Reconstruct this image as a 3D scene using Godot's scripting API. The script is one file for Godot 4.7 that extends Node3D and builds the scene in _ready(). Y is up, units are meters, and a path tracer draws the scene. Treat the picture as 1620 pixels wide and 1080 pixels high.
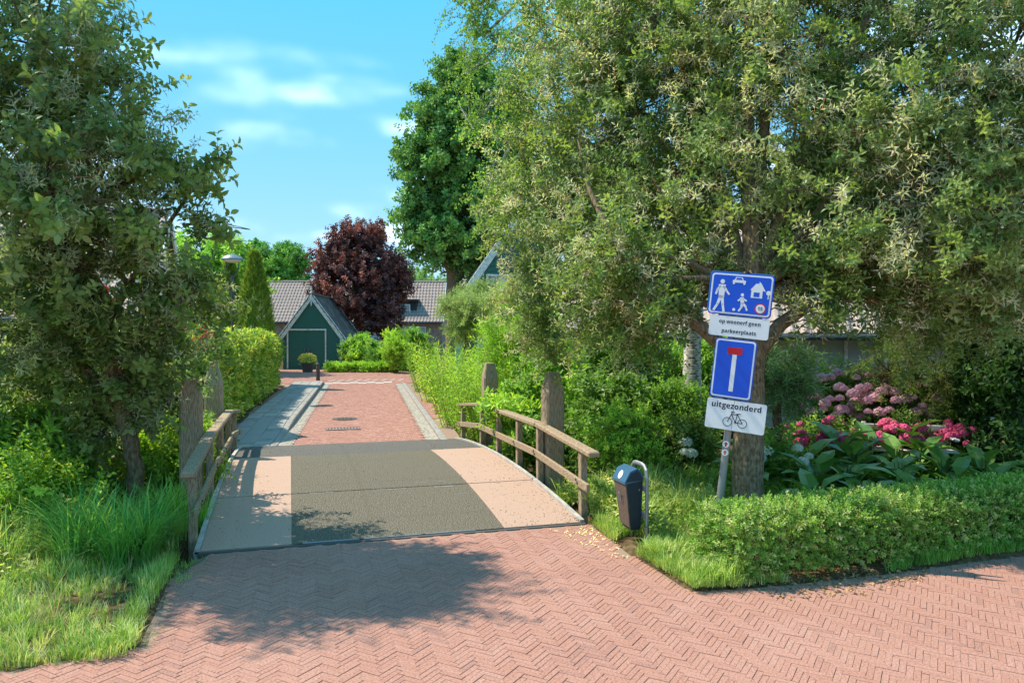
extends Node3D
# A brick street with a small arched bridge, gardens and trees on both sides.
# x: across the bridge, -z: along the bridge away from the viewer, y: up, metres.

var rng := RandomNumberGenerator.new()
var used := {}
var M := {}
var S := {}

# ---------------------------------------------------------------- helpers
func rr(a, b): return rng.randf_range(a, b)
func ri(a, b): return rng.randi_range(a, b)
func lin(r, g, b): return Color(r, g, b).linear_to_srgb()
func rdir():
	var z = rr(-1.0, 1.0)
	var a = rr(0.0, TAU)
	var q = sqrt(1.0 - z * z)
	return Vector3(q * cos(a), z, q * sin(a))
func pick(a): return a[rng.randi() % a.size()]

func numbered(called):
	var n = used.get(called, -1) + 1
	used[called] = n
	return called if n == 0 else "%s_%03d" % [called, n]

func thing(called, label, category, at = Vector3.ZERO, turn = 0.0, group = ""):
	var o := Node3D.new()
	o.name = numbered(called)
	add_child(o)
	o.position = at
	o.rotation.y = turn
	o.set_meta("label", label)
	o.set_meta("category", category)
	if group: o.set_meta("group", group)
	return o

func part(called, mesh, mat, parent, label = ""):
	var o := MeshInstance3D.new()
	o.name = called
	o.mesh = mesh
	o.material_override = mat
	parent.add_child(o, true)
	if label: o.set_meta("label", label)
	return o

func struct(called, mesh, mat):
	var o := MeshInstance3D.new()
	o.name = called
	o.mesh = mesh
	o.material_override = mat
	o.set_meta("kind", "structure")
	add_child(o, true)
	return o

func stuff(o): o.set_meta("kind", "stuff"); return o

func multi(called, mesh, mat, xs, cols, parent, tone = 3.2):  # tone: gain on leaf colours, brightening them in place of more fill light
	var mm := MultiMesh.new()
	mm.transform_format = MultiMesh.TRANSFORM_3D
	mm.use_colors = true
	mm.mesh = mesh
	mm.instance_count = xs.size()
	for i in xs.size():
		mm.set_instance_transform(i, xs[i])
		mm.set_instance_color(i, Color(cols[i].r * tone, cols[i].g * tone, cols[i].b * tone))
	var o := MultiMeshInstance3D.new()
	o.name = called
	o.multimesh = mm
	o.material_override = mat
	parent.add_child(o, true)
	o.set_meta("kind", "stuff")
	return o

func newst():
	var st := SurfaceTool.new()
	st.begin(Mesh.PRIMITIVE_TRIANGLES)
	return st
func tri(st, a, b, c):
	st.add_vertex(a); st.add_vertex(b); st.add_vertex(c)
func quad(st, a, b, c, d):
	tri(st, a, b, c); tri(st, a, c, d)

# box with chamfered edges; t places it
func box(st, size, t = Transform3D.IDENTITY, ch = 0.0):
	var h = size * 0.5
	if ch <= 0.0:
		var v = []
		for i in 8: v.append(t * Vector3(h.x if i & 1 else -h.x, h.y if i & 2 else -h.y, h.z if i & 4 else -h.z))
		quad(st, v[0], v[1], v[3], v[2]); quad(st, v[5], v[4], v[6], v[7])
		quad(st, v[4], v[0], v[2], v[6]); quad(st, v[1], v[5], v[7], v[3])
		quad(st, v[2], v[3], v[7], v[6]); quad(st, v[4], v[5], v[1], v[0])
		return
	ch = min(ch, min(h.x, min(h.y, h.z)) * 0.9)
	var P = func(sx, sy, sz, ax):
		return t * Vector3(sx * (h.x - (0.0 if ax == 0 else ch)), sy * (h.y - (0.0 if ax == 1 else ch)), sz * (h.z - (0.0 if ax == 2 else ch)))
	for s in [-1, 1]:
		quad(st, P.call(s, -1, -1, 0), P.call(s, 1, -1, 0), P.call(s, 1, 1, 0), P.call(s, -1, 1, 0))
		quad(st, P.call(-1, s, -1, 1), P.call(-1, s, 1, 1), P.call(1, s, 1, 1), P.call(1, s, -1, 1))
		quad(st, P.call(-1, -1, s, 2), P.call(1, -1, s, 2), P.call(1, 1, s, 2), P.call(-1, 1, s, 2))
		for u in [-1, 1]:
			quad(st, P.call(s, u, -1, 0), P.call(s, u, 1, 0), P.call(s, u, 1, 1), P.call(s, u, -1, 1))
			quad(st, P.call(s, -1, u, 0), P.call(s, 1, u, 0), P.call(s, 1, u, 2), P.call(s, -1, u, 2))
			quad(st, P.call(-1, s, u, 1), P.call(1, s, u, 1), P.call(1, s, u, 2), P.call(-1, s, u, 2))
			for w in [-1, 1]:
				tri(st, P.call(s, u, w, 0), P.call(s, u, w, 1), P.call(s, u, w, 2))

func bx(size, ch = 0.0):
	var st = newst()
	box(st, size, Transform3D.IDENTITY, ch)
	return st.commit()
func at(p, basis = Basis.IDENTITY): return Transform3D(basis, p)

# a bar of width w (across) and height h between two points
func bar(st, a, b, w, h, ch = 0.0, up = Vector3.UP):
	var d = (b - a)
	var z = d.normalized()
	var x = up.cross(z).normalized()
	var y = z.cross(x)
	box(st, Vector3(w, h, d.length()), Transform3D(Basis(x, y, z), (a + b) * 0.5), ch)

func tube(st, pts, rad, n = 8, cap = true):
	var rings = []
	var side = Vector3.RIGHT
	for i in pts.size():
		var d = (pts[min(i + 1, pts.size() - 1)] - pts[max(i - 1, 0)]).normalized()
		if i == 0 and abs(d.dot(side)) > 0.9: side = Vector3.FORWARD
		side = (side - d * side.dot(d)).normalized()
		var up = d.cross(side)
		var r = rad[i] if rad is Array else rad
		var ring = []
		for k in n: ring.append(pts[i] + (side * cos(TAU * k / n) + up * sin(TAU * k / n)) * r)
		rings.append(ring)
	for i in rings.size() - 1:
		for k in n:
			var j = (k + 1) % n
			quad(st, rings[i][k], rings[i][j], rings[i + 1][j], rings[i + 1][k])
	if cap:
		for k in range(1, n - 1):
			tri(st, rings[0][0], rings[0][k + 1], rings[0][k])
			tri(st, rings[-1][0], rings[-1][k], rings[-1][k + 1])

func lathe(st, prof, n = 16, t = Transform3D.IDENTITY):
	for i in prof.size() - 1:
		for k in n:
			var a = TAU * k / n
			var b = TAU * (k + 1) / n
			var p = prof[i]
			var q = prof[i + 1]
			quad(st, t * Vector3(cos(a) * p.x, p.y, sin(a) * p.x), t * Vector3(cos(b) * p.x, p.y, sin(b) * p.x), t * Vector3(cos(b) * q.x, q.y, sin(b) * q.x), t * Vector3(cos(a) * q.x, q.y, sin(a) * q.x))

# flat polygon in the xy plane pushed out along z from z0 to z1
func prism(st, poly, z0, z1, t = Transform3D.IDENTITY):
	var ids = Geometry2D.triangulate_polygon(poly)
	for i in range(0, ids.size(), 3):
		var a = poly[ids[i]]
		var b = poly[ids[i + 1]]
		var c = poly[ids[i + 2]]
		tri(st, t * Vector3(a.x, a.y, z1), t * Vector3(b.x, b.y, z1), t * Vector3(c.x, c.y, z1))
		tri(st, t * Vector3(a.x, a.y, z0), t * Vector3(c.x, c.y, z0), t * Vector3(b.x, b.y, z0))
	for i in poly.size():
		var a = poly[i]
		var b = poly[(i + 1) % poly.size()]
		quad(st, t * Vector3(a.x, a.y, z0), t * Vector3(b.x, b.y, z0), t * Vector3(b.x, b.y, z1), t * Vector3(a.x, a.y, z1))

func rrect(w, h, r, cx = 0.0, cy = 0.0):
	var p := PackedVector2Array()
	for q in 4:
		var c = Vector2([1, -1, -1, 1][q] * (w / 2 - r), [1, 1, -1, -1][q] * (h / 2 - r))
		for k in 5:
			var a = PI / 2 * (q + k / 4.0)
			p.append(Vector2(cx, cy) + c + Vector2(cos(a), sin(a)) * r)
	return p
func disc(r, cx = 0.0, cy = 0.0, n = 18):
	var p := PackedVector2Array()
	for k in n: p.append(Vector2(cx + cos(TAU * k / n) * r, cy + sin(TAU * k / n) * r))
	return p
func stroke(a, b, wa, wb = -1.0):
	if wb < 0: wb = wa
	var d = (b - a).normalized()
	var s = Vector2(-d.y, d.x)
	return PackedVector2Array([a - s * wa / 2 - d * wa * .3, b - s * wb / 2 + d * wb * .3, b + s * wb / 2 + d * wb * .3, a + s * wa / 2 - d * wa * .3])

func flat(v): return Vector3(v.x, 0, v.y)
# sheet over a ground polygon (x, z) at height y, with thickness th
func sheet(poly, y, th = 0.02):
	var st = newst()
	var p := PackedVector2Array()
	for v in poly: p.append(Vector2(v.x, -v.y))
	prism(st, p, y - th, y, Transform3D(Basis(Vector3.RIGHT, Vector3.FORWARD, Vector3.UP), Vector3.ZERO))
	return st.commit()

# ---------------------------------------------------------------- textures and materials
func noise_tex(sd, freq, ramp, size = 256, oct = 4, kind = FastNoiseLite.TYPE_SIMPLEX_SMOOTH):
	var n := FastNoiseLite.new()
	n.seed = sd
	n.noise_type = kind
	n.frequency = freq
	n.fractal_octaves = oct
	var im: Image = n.get_seamless_image(size, size)
	im.convert(Image.FORMAT_L8)
	var g := Gradient.new()
	g.offsets = PackedFloat32Array(ramp.map(func(e): return e[0]))
	g.colors = PackedColorArray(ramp.map(func(e): return e[1]))
	var lut = []
	for i in 256:
		var c = g.sample(i / 255.0)
		lut.append([int(clamp(c.r, 0, 1) * 255), int(clamp(c.g, 0, 1) * 255), int(clamp(c.b, 0, 1) * 255)])
	var src = im.get_data()
	var dst := PackedByteArray()
	dst.resize(size * size * 3)
	for i in size * size:
		var c = lut[src[i]]
		dst[i * 3] = c[0]; dst[i * 3 + 1] = c[1]; dst[i * 3 + 2] = c[2]
	return ImageTexture.create_from_image(Image.create_from_data(size, size, false, Image.FORMAT_RGB8, dst))

func g3(v): return Color(v, v, v)

func mat(called, col, rough = 0.8, tex = null, scale = Vector3.ONE, bump = null, bump_cm = 0.0, spec = 0.4):
	var m := StandardMaterial3D.new()
	m.resource_name = called
	m.albedo_color = col
	m.roughness = rough
	m.metallic_specular = spec
	m.uv1_triplanar = true
	m.uv1_scale = scale
	if tex: m.albedo_texture = tex
	if bump:
		m.heightmap_enabled = true
		m.heightmap_texture = bump
		m.heightmap_scale = bump_cm
	M[called] = m
	return m

func leafmat(called, rough = 0.45, back = 1.0):
	var m := StandardMaterial3D.new()
	m.resource_name = called
	m.albedo_color = Color.WHITE
	m.vertex_color_use_as_albedo = true
	m.roughness = rough
	m.metallic_specular = 0.4
	m.cull_mode = BaseMaterial3D.CULL_DISABLED
	m.backlight_enabled = true
	m.backlight = Color(back * 0.95, back, back * 0.45).linear_to_srgb()
	M[called] = m
	return m

func materials():
	var fine = noise_tex(3, 0.12, [[0.0, g3(.62)], [0.45, g3(.9)], [1.0, g3(1.0)]])
	var soft = noise_tex(4, 0.012, [[0.0, g3(.72)], [0.5, g3(.9)], [1.0, g3(1.0)]], 512, 6)
	var relief = noise_tex(5, 0.15, [[0.0, g3(0)], [1.0, g3(1)]])
	var brickt = noise_tex(6, 0.05, [[0.0, Color(.72, .68, .68)], [0.35, Color(.9, .88, .87)], [0.7, Color(1, .98, .97)], [1.0, Color(1, 1, 1)]], 512, 5)
	var grain = noise_tex(7, 0.02, [[0.0, Color(.55, .52, .48)], [0.4, Color(.8, .77, .72)], [0.6, Color(.92, .9, .87)], [1.0, Color(1, 1, 1)]], 512, 5)
	var bark_t = noise_tex(8, 0.02, [[0.0, Color(.45, .42, .4)], [0.5, Color(.8, .78, .74)], [1.0, Color(1, 1, 1)]], 256, 5)
	var asph = noise_tex(9, 0.09, [[0.0, Color(.3, .29, .27)], [0.35, Color(.55, .54, .52)], [0.58, Color(.72, .72, .7)], [0.74, Color(1.0, 1.0, 1.0)]], 1024, 3)
	var pebble = noise_tex(10, 0.09, [[0.0, Color(.4, .34, .3)], [0.24, Color(.8, .77, .74)], [0.36, Color(.96, .95, .94)], [1.0, Color(1, 1, 1)]], 1024, 3)
	var dirt = noise_tex(11, 0.03, [[0.0, Color(.45, .4, .34)], [0.5, Color(.8, .76, .7)], [1.0, Color(1, 1, 1)]], 512, 6)
	var birch = noise_tex(12, 0.03, [[0.0, Color(.12, .11, .1)], [0.3, Color(.3, .28, .26)], [0.4, Color(.9, .88, .84)], [1.0, Color(1, 1, 1)]], 256, 3)
	# ground
	mat("soil", lin(.17, .13, .08), 1.0, dirt, Vector3.ONE * .7, relief, 1.0, .1)
	mat("joint_sand", lin(.36, .25, .19), 1.0, fine, Vector3.ONE * 3, relief, .3, .1)
	var tones = [[.345, .195, .158], [.385, .208, .16], [.4, .222, .172], [.41, .232, .182], [.42, .245, .195], [.45, .275, .225]]
	for i in tones.size():
		mat("brick_%d" % i, lin(tones[i][0], tones[i][1], tones[i][2]), .85, brickt, Vector3.ONE * 2.1, relief, .12, .25).uv1_world_triplanar = true
	var bm = mat("brick_many", Color.WHITE, .85, brickt, Vector3.ONE * 2.1, relief, .12, .25)
	bm.uv1_world_triplanar = true
	bm.vertex_color_use_as_albedo = true
	mat("slab_grey", lin(.34, .325, .29), .9, fine, Vector3.ONE * 1.3, relief, .1).uv1_world_triplanar = true
	mat("slab_pale", lin(.4, .38, .335), .9, fine, Vector3.ONE * 1.3, relief, .1).uv1_world_triplanar = true
	mat("slab_dull", lin(.3, .285, .255), .9, soft, Vector3.ONE * .9, relief, .1).uv1_world_triplanar = true
	mat("edging", lin(.24, .21, .17), .95, dirt, Vector3.ONE * 1.5, relief, .3)
	mat("kerb", lin(.34, .32, .29), .9, soft, Vector3.ONE * .8, relief, .2)
	mat("concrete", lin(.5, .47, .42), .9, soft, Vector3.ONE * .7, relief, .2)
	mat("asphalt", lin(.285, .252, .195), .95, asph, Vector3.ONE * .7, relief, .4, .25)
	mat("asphalt_band", lin(.25, .237, .22), .95, asph, Vector3.ONE * .7, relief, .4, .25)
	mat("pink_coat", lin(.45, .312, .24), .95, pebble, Vector3.ONE * .8, relief, .25, .25)
	mat("white_paint_road", lin(.7, .7, .66), .8, fine, Vector3.ONE * 2)
	mat("iron", lin(.11, .1, .09), .9, fine, Vector3.ONE * 4)
	mat("water", lin(.02, .025, .015), .08)
	# timber
	mat("wood_up", lin(.43, .335, .235), .85, grain, Vector3(9, .8, 9), grain, .35)
	mat("wood_top", lin(.43, .335, .235), .88, grain, Vector3(12, 12, .9), grain, .3)
	mat("wood_grey", lin(.5, .4, .28), .88, grain, Vector3(9, .8, 9), grain, .35)
	mat("bark", lin(.28, .21, .135), .95, bark_t, Vector3(5, 1.6, 5), bark_t, 1.6, .15)
	mat("bark_grey", lin(.36, .28, .19), .95, bark_t, Vector3(6, 2.2, 6), bark_t, 1.2, .15)
	mat("twig", lin(.12, .09, .055), .9, null, Vector3.ONE, null, 0, .2)
	mat("birch_bark", lin(.78, .73, .66), .8, birch, Vector3(1.2, 4.5, 1.2), bark_t, .5)
	mat("stem_green", lin(.1, .14, .04), .7)
	# buildings
	mat("green_board", lin(.045, .19, .16), .55, grain, Vector3(1.0, 9, 9))
	mat("white_paint", lin(.82, .82, .79), .5, soft, Vector3.ONE)
	mat("slate", lin(.1, .09, .08), .95, fine, Vector3.ONE * 1.7, relief, .2)
	mat("slate_worn", lin(.15, .135, .115), .95, fine, Vector3.ONE * 1.7, relief, .2)
	mat("roof_tile", lin(.36, .28, .24), .85, soft, Vector3.ONE * .8)
	mat("roof_pink", lin(.5, .4, .35), .85, soft, Vector3.ONE * .8)
	mat("wall_white", lin(.72, .68, .62), .9, soft, Vector3.ONE * .5)
	mat("wall_brick", lin(.36, .24, .17), .9, soft, Vector3.ONE * .5)
	mat("dark_frame", lin(.03, .035, .035), .5)
	mat("curtain", lin(.5, .49, .46), .9)
	var gl := StandardMaterial3D.new()
	gl.resource_name = "glass"
	gl.albedo_color = Color(.75, .82, .85, .22)
	gl.transparency = BaseMaterial3D.TRANSPARENCY_ALPHA
	gl.roughness = 0.03
	M.glass = gl
	# street furniture
	mat("galvanised", lin(.36, .38, .38), .5, fine, Vector3.ONE * 6)
	M.galvanised.metallic = .55
	mat("sign_blue", lin(.01, .09, .6), .35)
	mat("sign_blue_back", lin(.05, .22, .45), .5)
	mat("sign_white", lin(.8, .8, .78), .4)
	mat("sign_red", lin(.55, .012, .02), .4)
	mat("sign_orange", lin(.7, .16, .03), .4)
	mat("sign_black", lin(.012, .012, .014), .5)
	mat("bin_brown", lin(.15, .105, .085), .6, soft, Vector3.ONE * 4)
	mat("bin_dark", lin(.016, .026, .042), .4)
	mat("bin_lid", lin(.035, .1, .17), .35)
	mat("lamp_grey", lin(.045, .065, .075), .45)
	mat("lamp_top", lin(.2, .22, .23), .4)
	M.lamp_top.metallic = .6
	mat("lamp_bowl", lin(.6, .62, .6), .3)
	mat("pot", lin(.1, .085, .075), .7, fine, Vector3.ONE * 5)
	mat("banner_red", lin(.75, .06, .015), .8)
	mat("banner_blue", lin(.08, .25, .6), .8)
	# leaves
	leafmat("leaf")
	leafmat("leaf_dull", .7, .5)
	leafmat("leaf_gloss", .3, .5)
	leafmat("grass_blade", .5, .7)
	leafmat("petal", .8, .5)

# ---------------------------------------------------------------- leaf shapes
# one leaf, folded a little along its midrib; n 8, 4 or 2 triangles
func leaf(st, b, d, up, len, wid, col, fold = .25, curl = .15, n = 8):
	var s = d.cross(up).normalized()
	var u = s.cross(d).normalized()
	st.set_color(col)
	if n == 2:
		var m = b + d * len * .5 - u * curl * len * .3
		var t = b + d * len - u * curl * len
		tri(st, b, m - s * wid * .5 + u * fold * wid, t)
		tri(st, b, t, m + s * wid * .5 + u * fold * wid)
		return
	var m1 = b + d * len * .33
	var m2 = b + d * len * .7 - u * curl * len * .35
	var t2 = b + d * len - u * curl * len
	var l1 = m1 - s * wid * .46 + u * fold * wid
	var r1 = m1 + s * wid * .46 + u * fold * wid
	var l2 = m2 - s * wid * .38 + u * fold * wid * .8
	var r2 = m2 + s * wid * .38 + u * fold * wid * .8
	if n == 4:
		tri(st, b, l1, m2); tri(st, b, m2, r1); tri(st, l1, t2, m2); tri(st, m2, t2, r1)
		return
	tri(st, b, l1, m1); tri(st, b, m1, r1)
	quad(st, l1, l2, m2, m1); quad(st, m1, m2, r2, r1)
	tri(st, l2, t2, m2); tri(st, m2, t2, r2)

# a twig along +y with leaves; pale: share of leaves that show a whitish face
func sprig(sd, count, len, llen, lwid, tilt, n, pale = 0.0, palecol = Color.WHITE, rosette = 0.0, curl = .2, twig = true):
	var keep = rng.state
	rng.seed = sd
	var st = newst()
	if twig:
		st.set_color(Color(.9, .55, .6))
		var w = .0022 + len * .006
		for k in 3:
			var a = Vector3(cos(TAU * k / 3), 0, sin(TAU * k / 3)) * w
			var b = Vector3(cos(TAU * (k + 1) / 3), 0, sin(TAU * (k + 1) / 3)) * w
			tri(st, a, b, Vector3(0, len, 0))
	for i in count:
		var t = pow((i + .6) / count, 1.0 - rosette * .6)
		var ang = i * 2.4 + rr(-.4, .4)
		var el = tilt + rr(-.35, .35) + (t - .5) * .7
		var d = Vector3(cos(ang) * cos(el), sin(el), sin(ang) * cos(el))
		var up = (Vector3.UP * cos(el) - Vector3(cos(ang), 0, sin(ang)) * sin(el) + rdir() * .45).normalized()
		var v = rr(.72, 1.25)
		var c = Color(v * rr(.9, 1.15), v, v * rr(.8, 1.1))
		if rr(0, 1) < pale: c = palecol * rr(.75, 1.15)
		var k2 = rr(.75, 1.15)
		leaf(st, Vector3(0, len * t, 0) + d * .006, d, up, llen * k2, lwid * k2, c, rr(.08, .3), rr(-.05, 1.0) * curl * 1.6, n)
	rng.state = keep
	return st.commit()

func grass_tuft(sd, count, h, w, spread, lean, segs = 3):
	var keep = rng.state
	rng.seed = sd
	var st = newst()
	for i in count:
		var a = rr(0, TAU)
		var p = Vector3(cos(a), 0, sin(a)) * sqrt(rr(0, 1)) * spread
		var a2 = a + rr(-1.2, 1.2)
		var o = Vector3(cos(a2), 0, sin(a2))
		var s = Vector3(-o.z, 0, o.x)
		var hh = h * rr(.55, 1.1)
		var ln = lean * rr(.3, 1.5)
		var v = rr(.7, 1.25)
		st.set_color(Color(v * rr(.85, 1.2), v, v * rr(.8, 1.1)))
		var last = [p - s * w * .5, p + s * w * .5]
		for k in range(1, segs + 1):
			var t = float(k) / segs
			var c = p + Vector3.UP * hh * (t - ln * .35 * t * t * t) + o * hh * ln * t * t
			var ww = w * (1.0 - t * .75)
			if k == segs:
				tri(st, last[0], last[1], c)
			else:
				var nx = [c - s * ww * .5, c + s * ww * .5]
				quad(st, last[0], last[1], nx[1], nx[0])
				last = nx
	rng.state = keep
	return st.commit()

func flower_head(sd, count, r, psize, c0, c1):
	var keep = rng.state
	rng.seed = sd
	var st = newst()
	for i in count:
		var y = 1.0 - 1.6 * (i + .5) / count
		var a = i * 2.39996
		var q = sqrt(max(0.0, 1 - y * y))
		var d = Vector3(q * cos(a), y, q * sin(a))
		var c = Vector3(d.x * r, d.y * r * .8, d.z * r) * rr(.9, 1.06)
		var s = (d.cross(rdir())).normalized()
		var u = d.cross(s)
		st.set_color(c0.lerp(c1, rr(0, 1)) * rr(.85, 1.1))
		var k = psize * rr(.8, 1.2)
		quad(st, c + s * k, c + u * k + d * k * .2, c - s * k, c - u * k + d * k * .2)
	rng.state = keep
	return st.commit()

func shapes():
	var pc = Color(2.2, 1.9, 2.2)
	S.beam = sprig(101, 16, .27, .068, .03, .35, 8, .15, pc, .1, .35)
	S.beam2 = sprig(102, 9, .15, .062, .016, .45, 4, .0, pc, .4, .3)
	S.broad = sprig(112, 12, .24, .085, .05, .2, 8, .12, pc, .2, .35)
	S.birch = sprig(103, 14, .34, .045, .034, -.5, 4, 0.0, pc, 0.0, .2)
	S.small = sprig(104, 13, .13, .036, .026, .4, 4, .06, Color(1.7, 1.6, 1.4), .2, .2)
	S.lance = sprig(105, 12, .22, .095, .02, .6, 4, .1, Color(1.5, 1.5, 1.7), .2, .3)
	S.laurel = sprig(106, 9, .2, .1, .042, .5, 8, .05, Color(1.5, 1.5, 1.5), .4, .25)
	S.far = sprig(107, 12, .45, .2, .15, .3, 2, .05, Color(1.5, 1.4, 1.2), .1, .3, false)
	S.farsmall = sprig(108, 14, .3, .11, .07, .4, 2, .05, Color(1.5, 1.4, 1.2), .1, .3, false)
	S.thuja = sprig(109, 14, .22, .07, .02, .9, 2, .05, Color(1.4, 1.4, 1.2), .1, .2, false)
	S.goldenrod = sprig(110, 34, 1.0, .12, .017, .35, 4, .05, Color(1.4, 1.4, 1.2), 0.0, .35)
	S.weed = sprig(111, 13, .24, .055, .032, .25, 8, .05, Color(1.4, 1.4, 1.2), .3, .25)
	S.grass = grass_tuft(120, 11, .13, .0055, .035, .55)
	S.grass_tall = grass_tuft(121, 14, .34, .007, .05, .6, 4)
	S.sedge = grass_tuft(122, 44, .55, .011, .06, .75, 5)
	S.iris = grass_tuft(123, 16, .62, .024, .07, .3, 4)
	S.straw = grass_tuft(124, 6, .5, .004, .04, .5, 4)
	S.head_pink = flower_head(130, 60, .085, .022, Color(.8, .33, .52), Color(.88, .6, .72))
	S.head_deep = flower_head(131, 60, .08, .021, Color(.66, .07, .2), Color(.78, .18, .36))
	S.head_white = flower_head(132, 60, .085, .022, Color(.62, .64, .5), Color(.75, .75, .68))
	S.head_yellow = flower_head(133, 40, .05, .018, Color(.6, .5, .06), Color(.7, .62, .2))
	S.head_red = flower_head(134, 22, .06, .02, Color(.6, .012, .02), Color(.7, .05, .05))

# ---------------------------------------------------------------- foliage builders
# lobes: [x, y, z, r] in the parent's own space. Twigs end near the lobe surfaces, sprigs sit along the outer part of each twig.
func crown(parent, lobes, per_m2, mesh, mt, cols, sc, twig_len, along, droop, branch_st = null, trunk_top = Vector3.ZERO, shell = .45, keep_out = null, called = "foliage", squash = 1.0):
	var xs = []
	var cs = []
	var fn := FastNoiseLite.new()
	fn.seed = rng.randi() % 1000
	fn.frequency = .35
	for L in lobes:
		var c = Vector3(L[0], L[1], L[2])
		var r = L[3]
		var n = max(3, int(per_m2 * 12.57 * r * r))
		if branch_st != null and r > .3:
			var mid = trunk_top.lerp(c, .5) + Vector3(rr(-.2, .2), rr(.0, .35), rr(-.2, .2)) * r
			var lr = .014 + r * .018
			tube(branch_st, [trunk_top, mid, c], [lr * 1.8, lr * 1.3, lr], 6, false)
		for i in n:
			var d = rdir()
			var rad = r * (1.0 - shell * pow(rr(0, 1), 1.6)) * rr(.85, 1.18)
			var p = c + Vector3(d.x, d.y * squash, d.z) * rad
			var out = (d + Vector3.UP * (.25 - droop) + rdir() * .5).normalized()
			var b = p - out * twig_len * rr(.7, 1.2)
			if branch_st != null and i % 2 == 0:
				tube(branch_st, [c.lerp(b, rr(.1, .6)), b + Vector3(rr(-.06, .06), rr(-.04, .08), rr(-.06, .06)), p], [.008 + .004 * r, .006, .003], 3, false)
			for k in along:
				var t = (k + rr(.1, .9)) / along
				var q = b.lerp(p, t) + Vector3.DOWN * droop * t * t * .3 + rdir() * twig_len * .16
				if keep_out != null and keep_out.call(q + parent.position): continue
				var y = (out + rdir() * .75 + Vector3.DOWN * droop * .6 + Vector3.UP * .2).normalized()
				var x = y.cross(rdir()).normalized()
				var s = rr(sc[0], sc[1])
				xs.append(Transform3D(Basis(x, y, x.cross(y)) * Basis.from_scale(Vector3.ONE * s), q))
				var f = clamp(fn.get_noise_3dv(q * 2.0 + parent.position) * .9 + .5 + rr(-.3, .3), 0, .999) * (cols.size() - 1)
				var a = int(f)
				cs.append((cols[a] as Color).lerp(cols[min(a + 1, cols.size() - 1)], f - a) * rr(.85, 1.15))
	return multi(called, mesh, mt, xs, cs, parent)

# a clipped hedge between a and b (base centre line), filled with sprigs, denser at its faces
func hedge_leaves(parent, a, b, wid, hgt, count, mesh, cols, sc, rough = .06):
	var xs = []
	var cs = []
	var d = (b - a)
	var z = d.normalized()
	var x = Vector3(z.z, 0, -z.x)
	var fn := FastNoiseLite.new()
	fn.seed = rng.randi() % 1000
	fn.frequency = .8
	for i in count:
		var t = rr(0, 1)
		var u = rr(-1, 1)
		var v = rr(0.06, 1)
		var n = Vector3.UP
		var f = rr(0, 1)
		var area = [d.length() * wid, 2 * d.length() * hgt, 2 * wid * hgt]
		var tot = area[0] + area[1] + area[2]
		if f < area[0] / tot: v = 1.0
		elif f < (area[0] + area[1]) / tot:
			u = 1.0 if rr(0, 1) < .5 else -1.0
			n = x * u
		else:
			t = 1.0 if rr(0, 1) < .5 else 0.0
			n = z * (1 if t > .5 else -1)
		var inn = pow(rr(0, 1), 2.0) * .13
		var p = a + d * t + x * u * wid * .5 + Vector3.UP * v * hgt - n * inn
		# edges of a clipped hedge are a little rounded
		p += Vector3(fn.get_noise_3dv(p * 2), fn.get_noise_3dv(p * 2 + Vector3(9, 9, 9)), fn.get_noise_3dv(p * 2 + Vector3(5, 2, 7))) * rough * 2.2
		if v > .93 and abs(u) > .85: p -= (x * u + Vector3.UP) * .03
		var y = (n + Vector3.UP * .35 + rdir() * .8).normalized()
		var xx = y.cross(rdir()).normalized()
		xs.append(Transform3D(Basis(xx, y, xx.cross(y)) * Basis.from_scale(Vector3.ONE * rr(sc[0], sc[1])), p))
		cs.append(pick(cols) * rr(.8, 1.2))
	return multi("foliage", mesh, M.leaf, xs, cs, parent)

# a bush of upright stems with sprigs; a thing of its own
func bush(called, label, category, base, rx, ry, rz, per, mesh, mt, cols, sc, droop = .15, group = "", lift = 0.0, along = 3):
	var t = thing(called, label, category, base, 0.0, group)
	var st = newst()
	var lobes = []
	var n = 7
	for i in n:
		var a = i * TAU / (n - 1) + rr(-.3, .3)
		var q = 0.0 if i == n - 1 else rr(.4, .62)
		lobes.append([cos(a) * q * rx, ry * rr(.42, .62) + lift if i < n - 1 else ry * .66 + lift, sin(a) * q * rz, min(rx, min(ry * .6, rz)) * rr(.5, .68)])
	if ry > rx * 1.3:
		for i in 3: lobes.append([rr(-.3, .3) * rx, ry * rr(.72, .85) + lift, rr(-.3, .3) * rz, rx * rr(.4, .55)])
	for i in 4: lobes.append([rr(-.7, .7) * rx, ry * .22 + lift, rr(-.7, .7) * rz, min(rx, ry) * .38])
	for L in lobes.slice(0, 7):
		tube(st, [Vector3(L[0] * .2, 0, L[2] * .2), Vector3(L[0] * .6, L[1] * .5, L[2] * .6), Vector3(L[0], L[1], L[2])], [.02, .014, .007], 5)
	part("stems", st.commit(), M.twig, t)
	crown(t, lobes, per, mesh, mt, cols, sc, .16, along, droop, null, Vector3.ZERO, .7)
	return t

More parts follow.
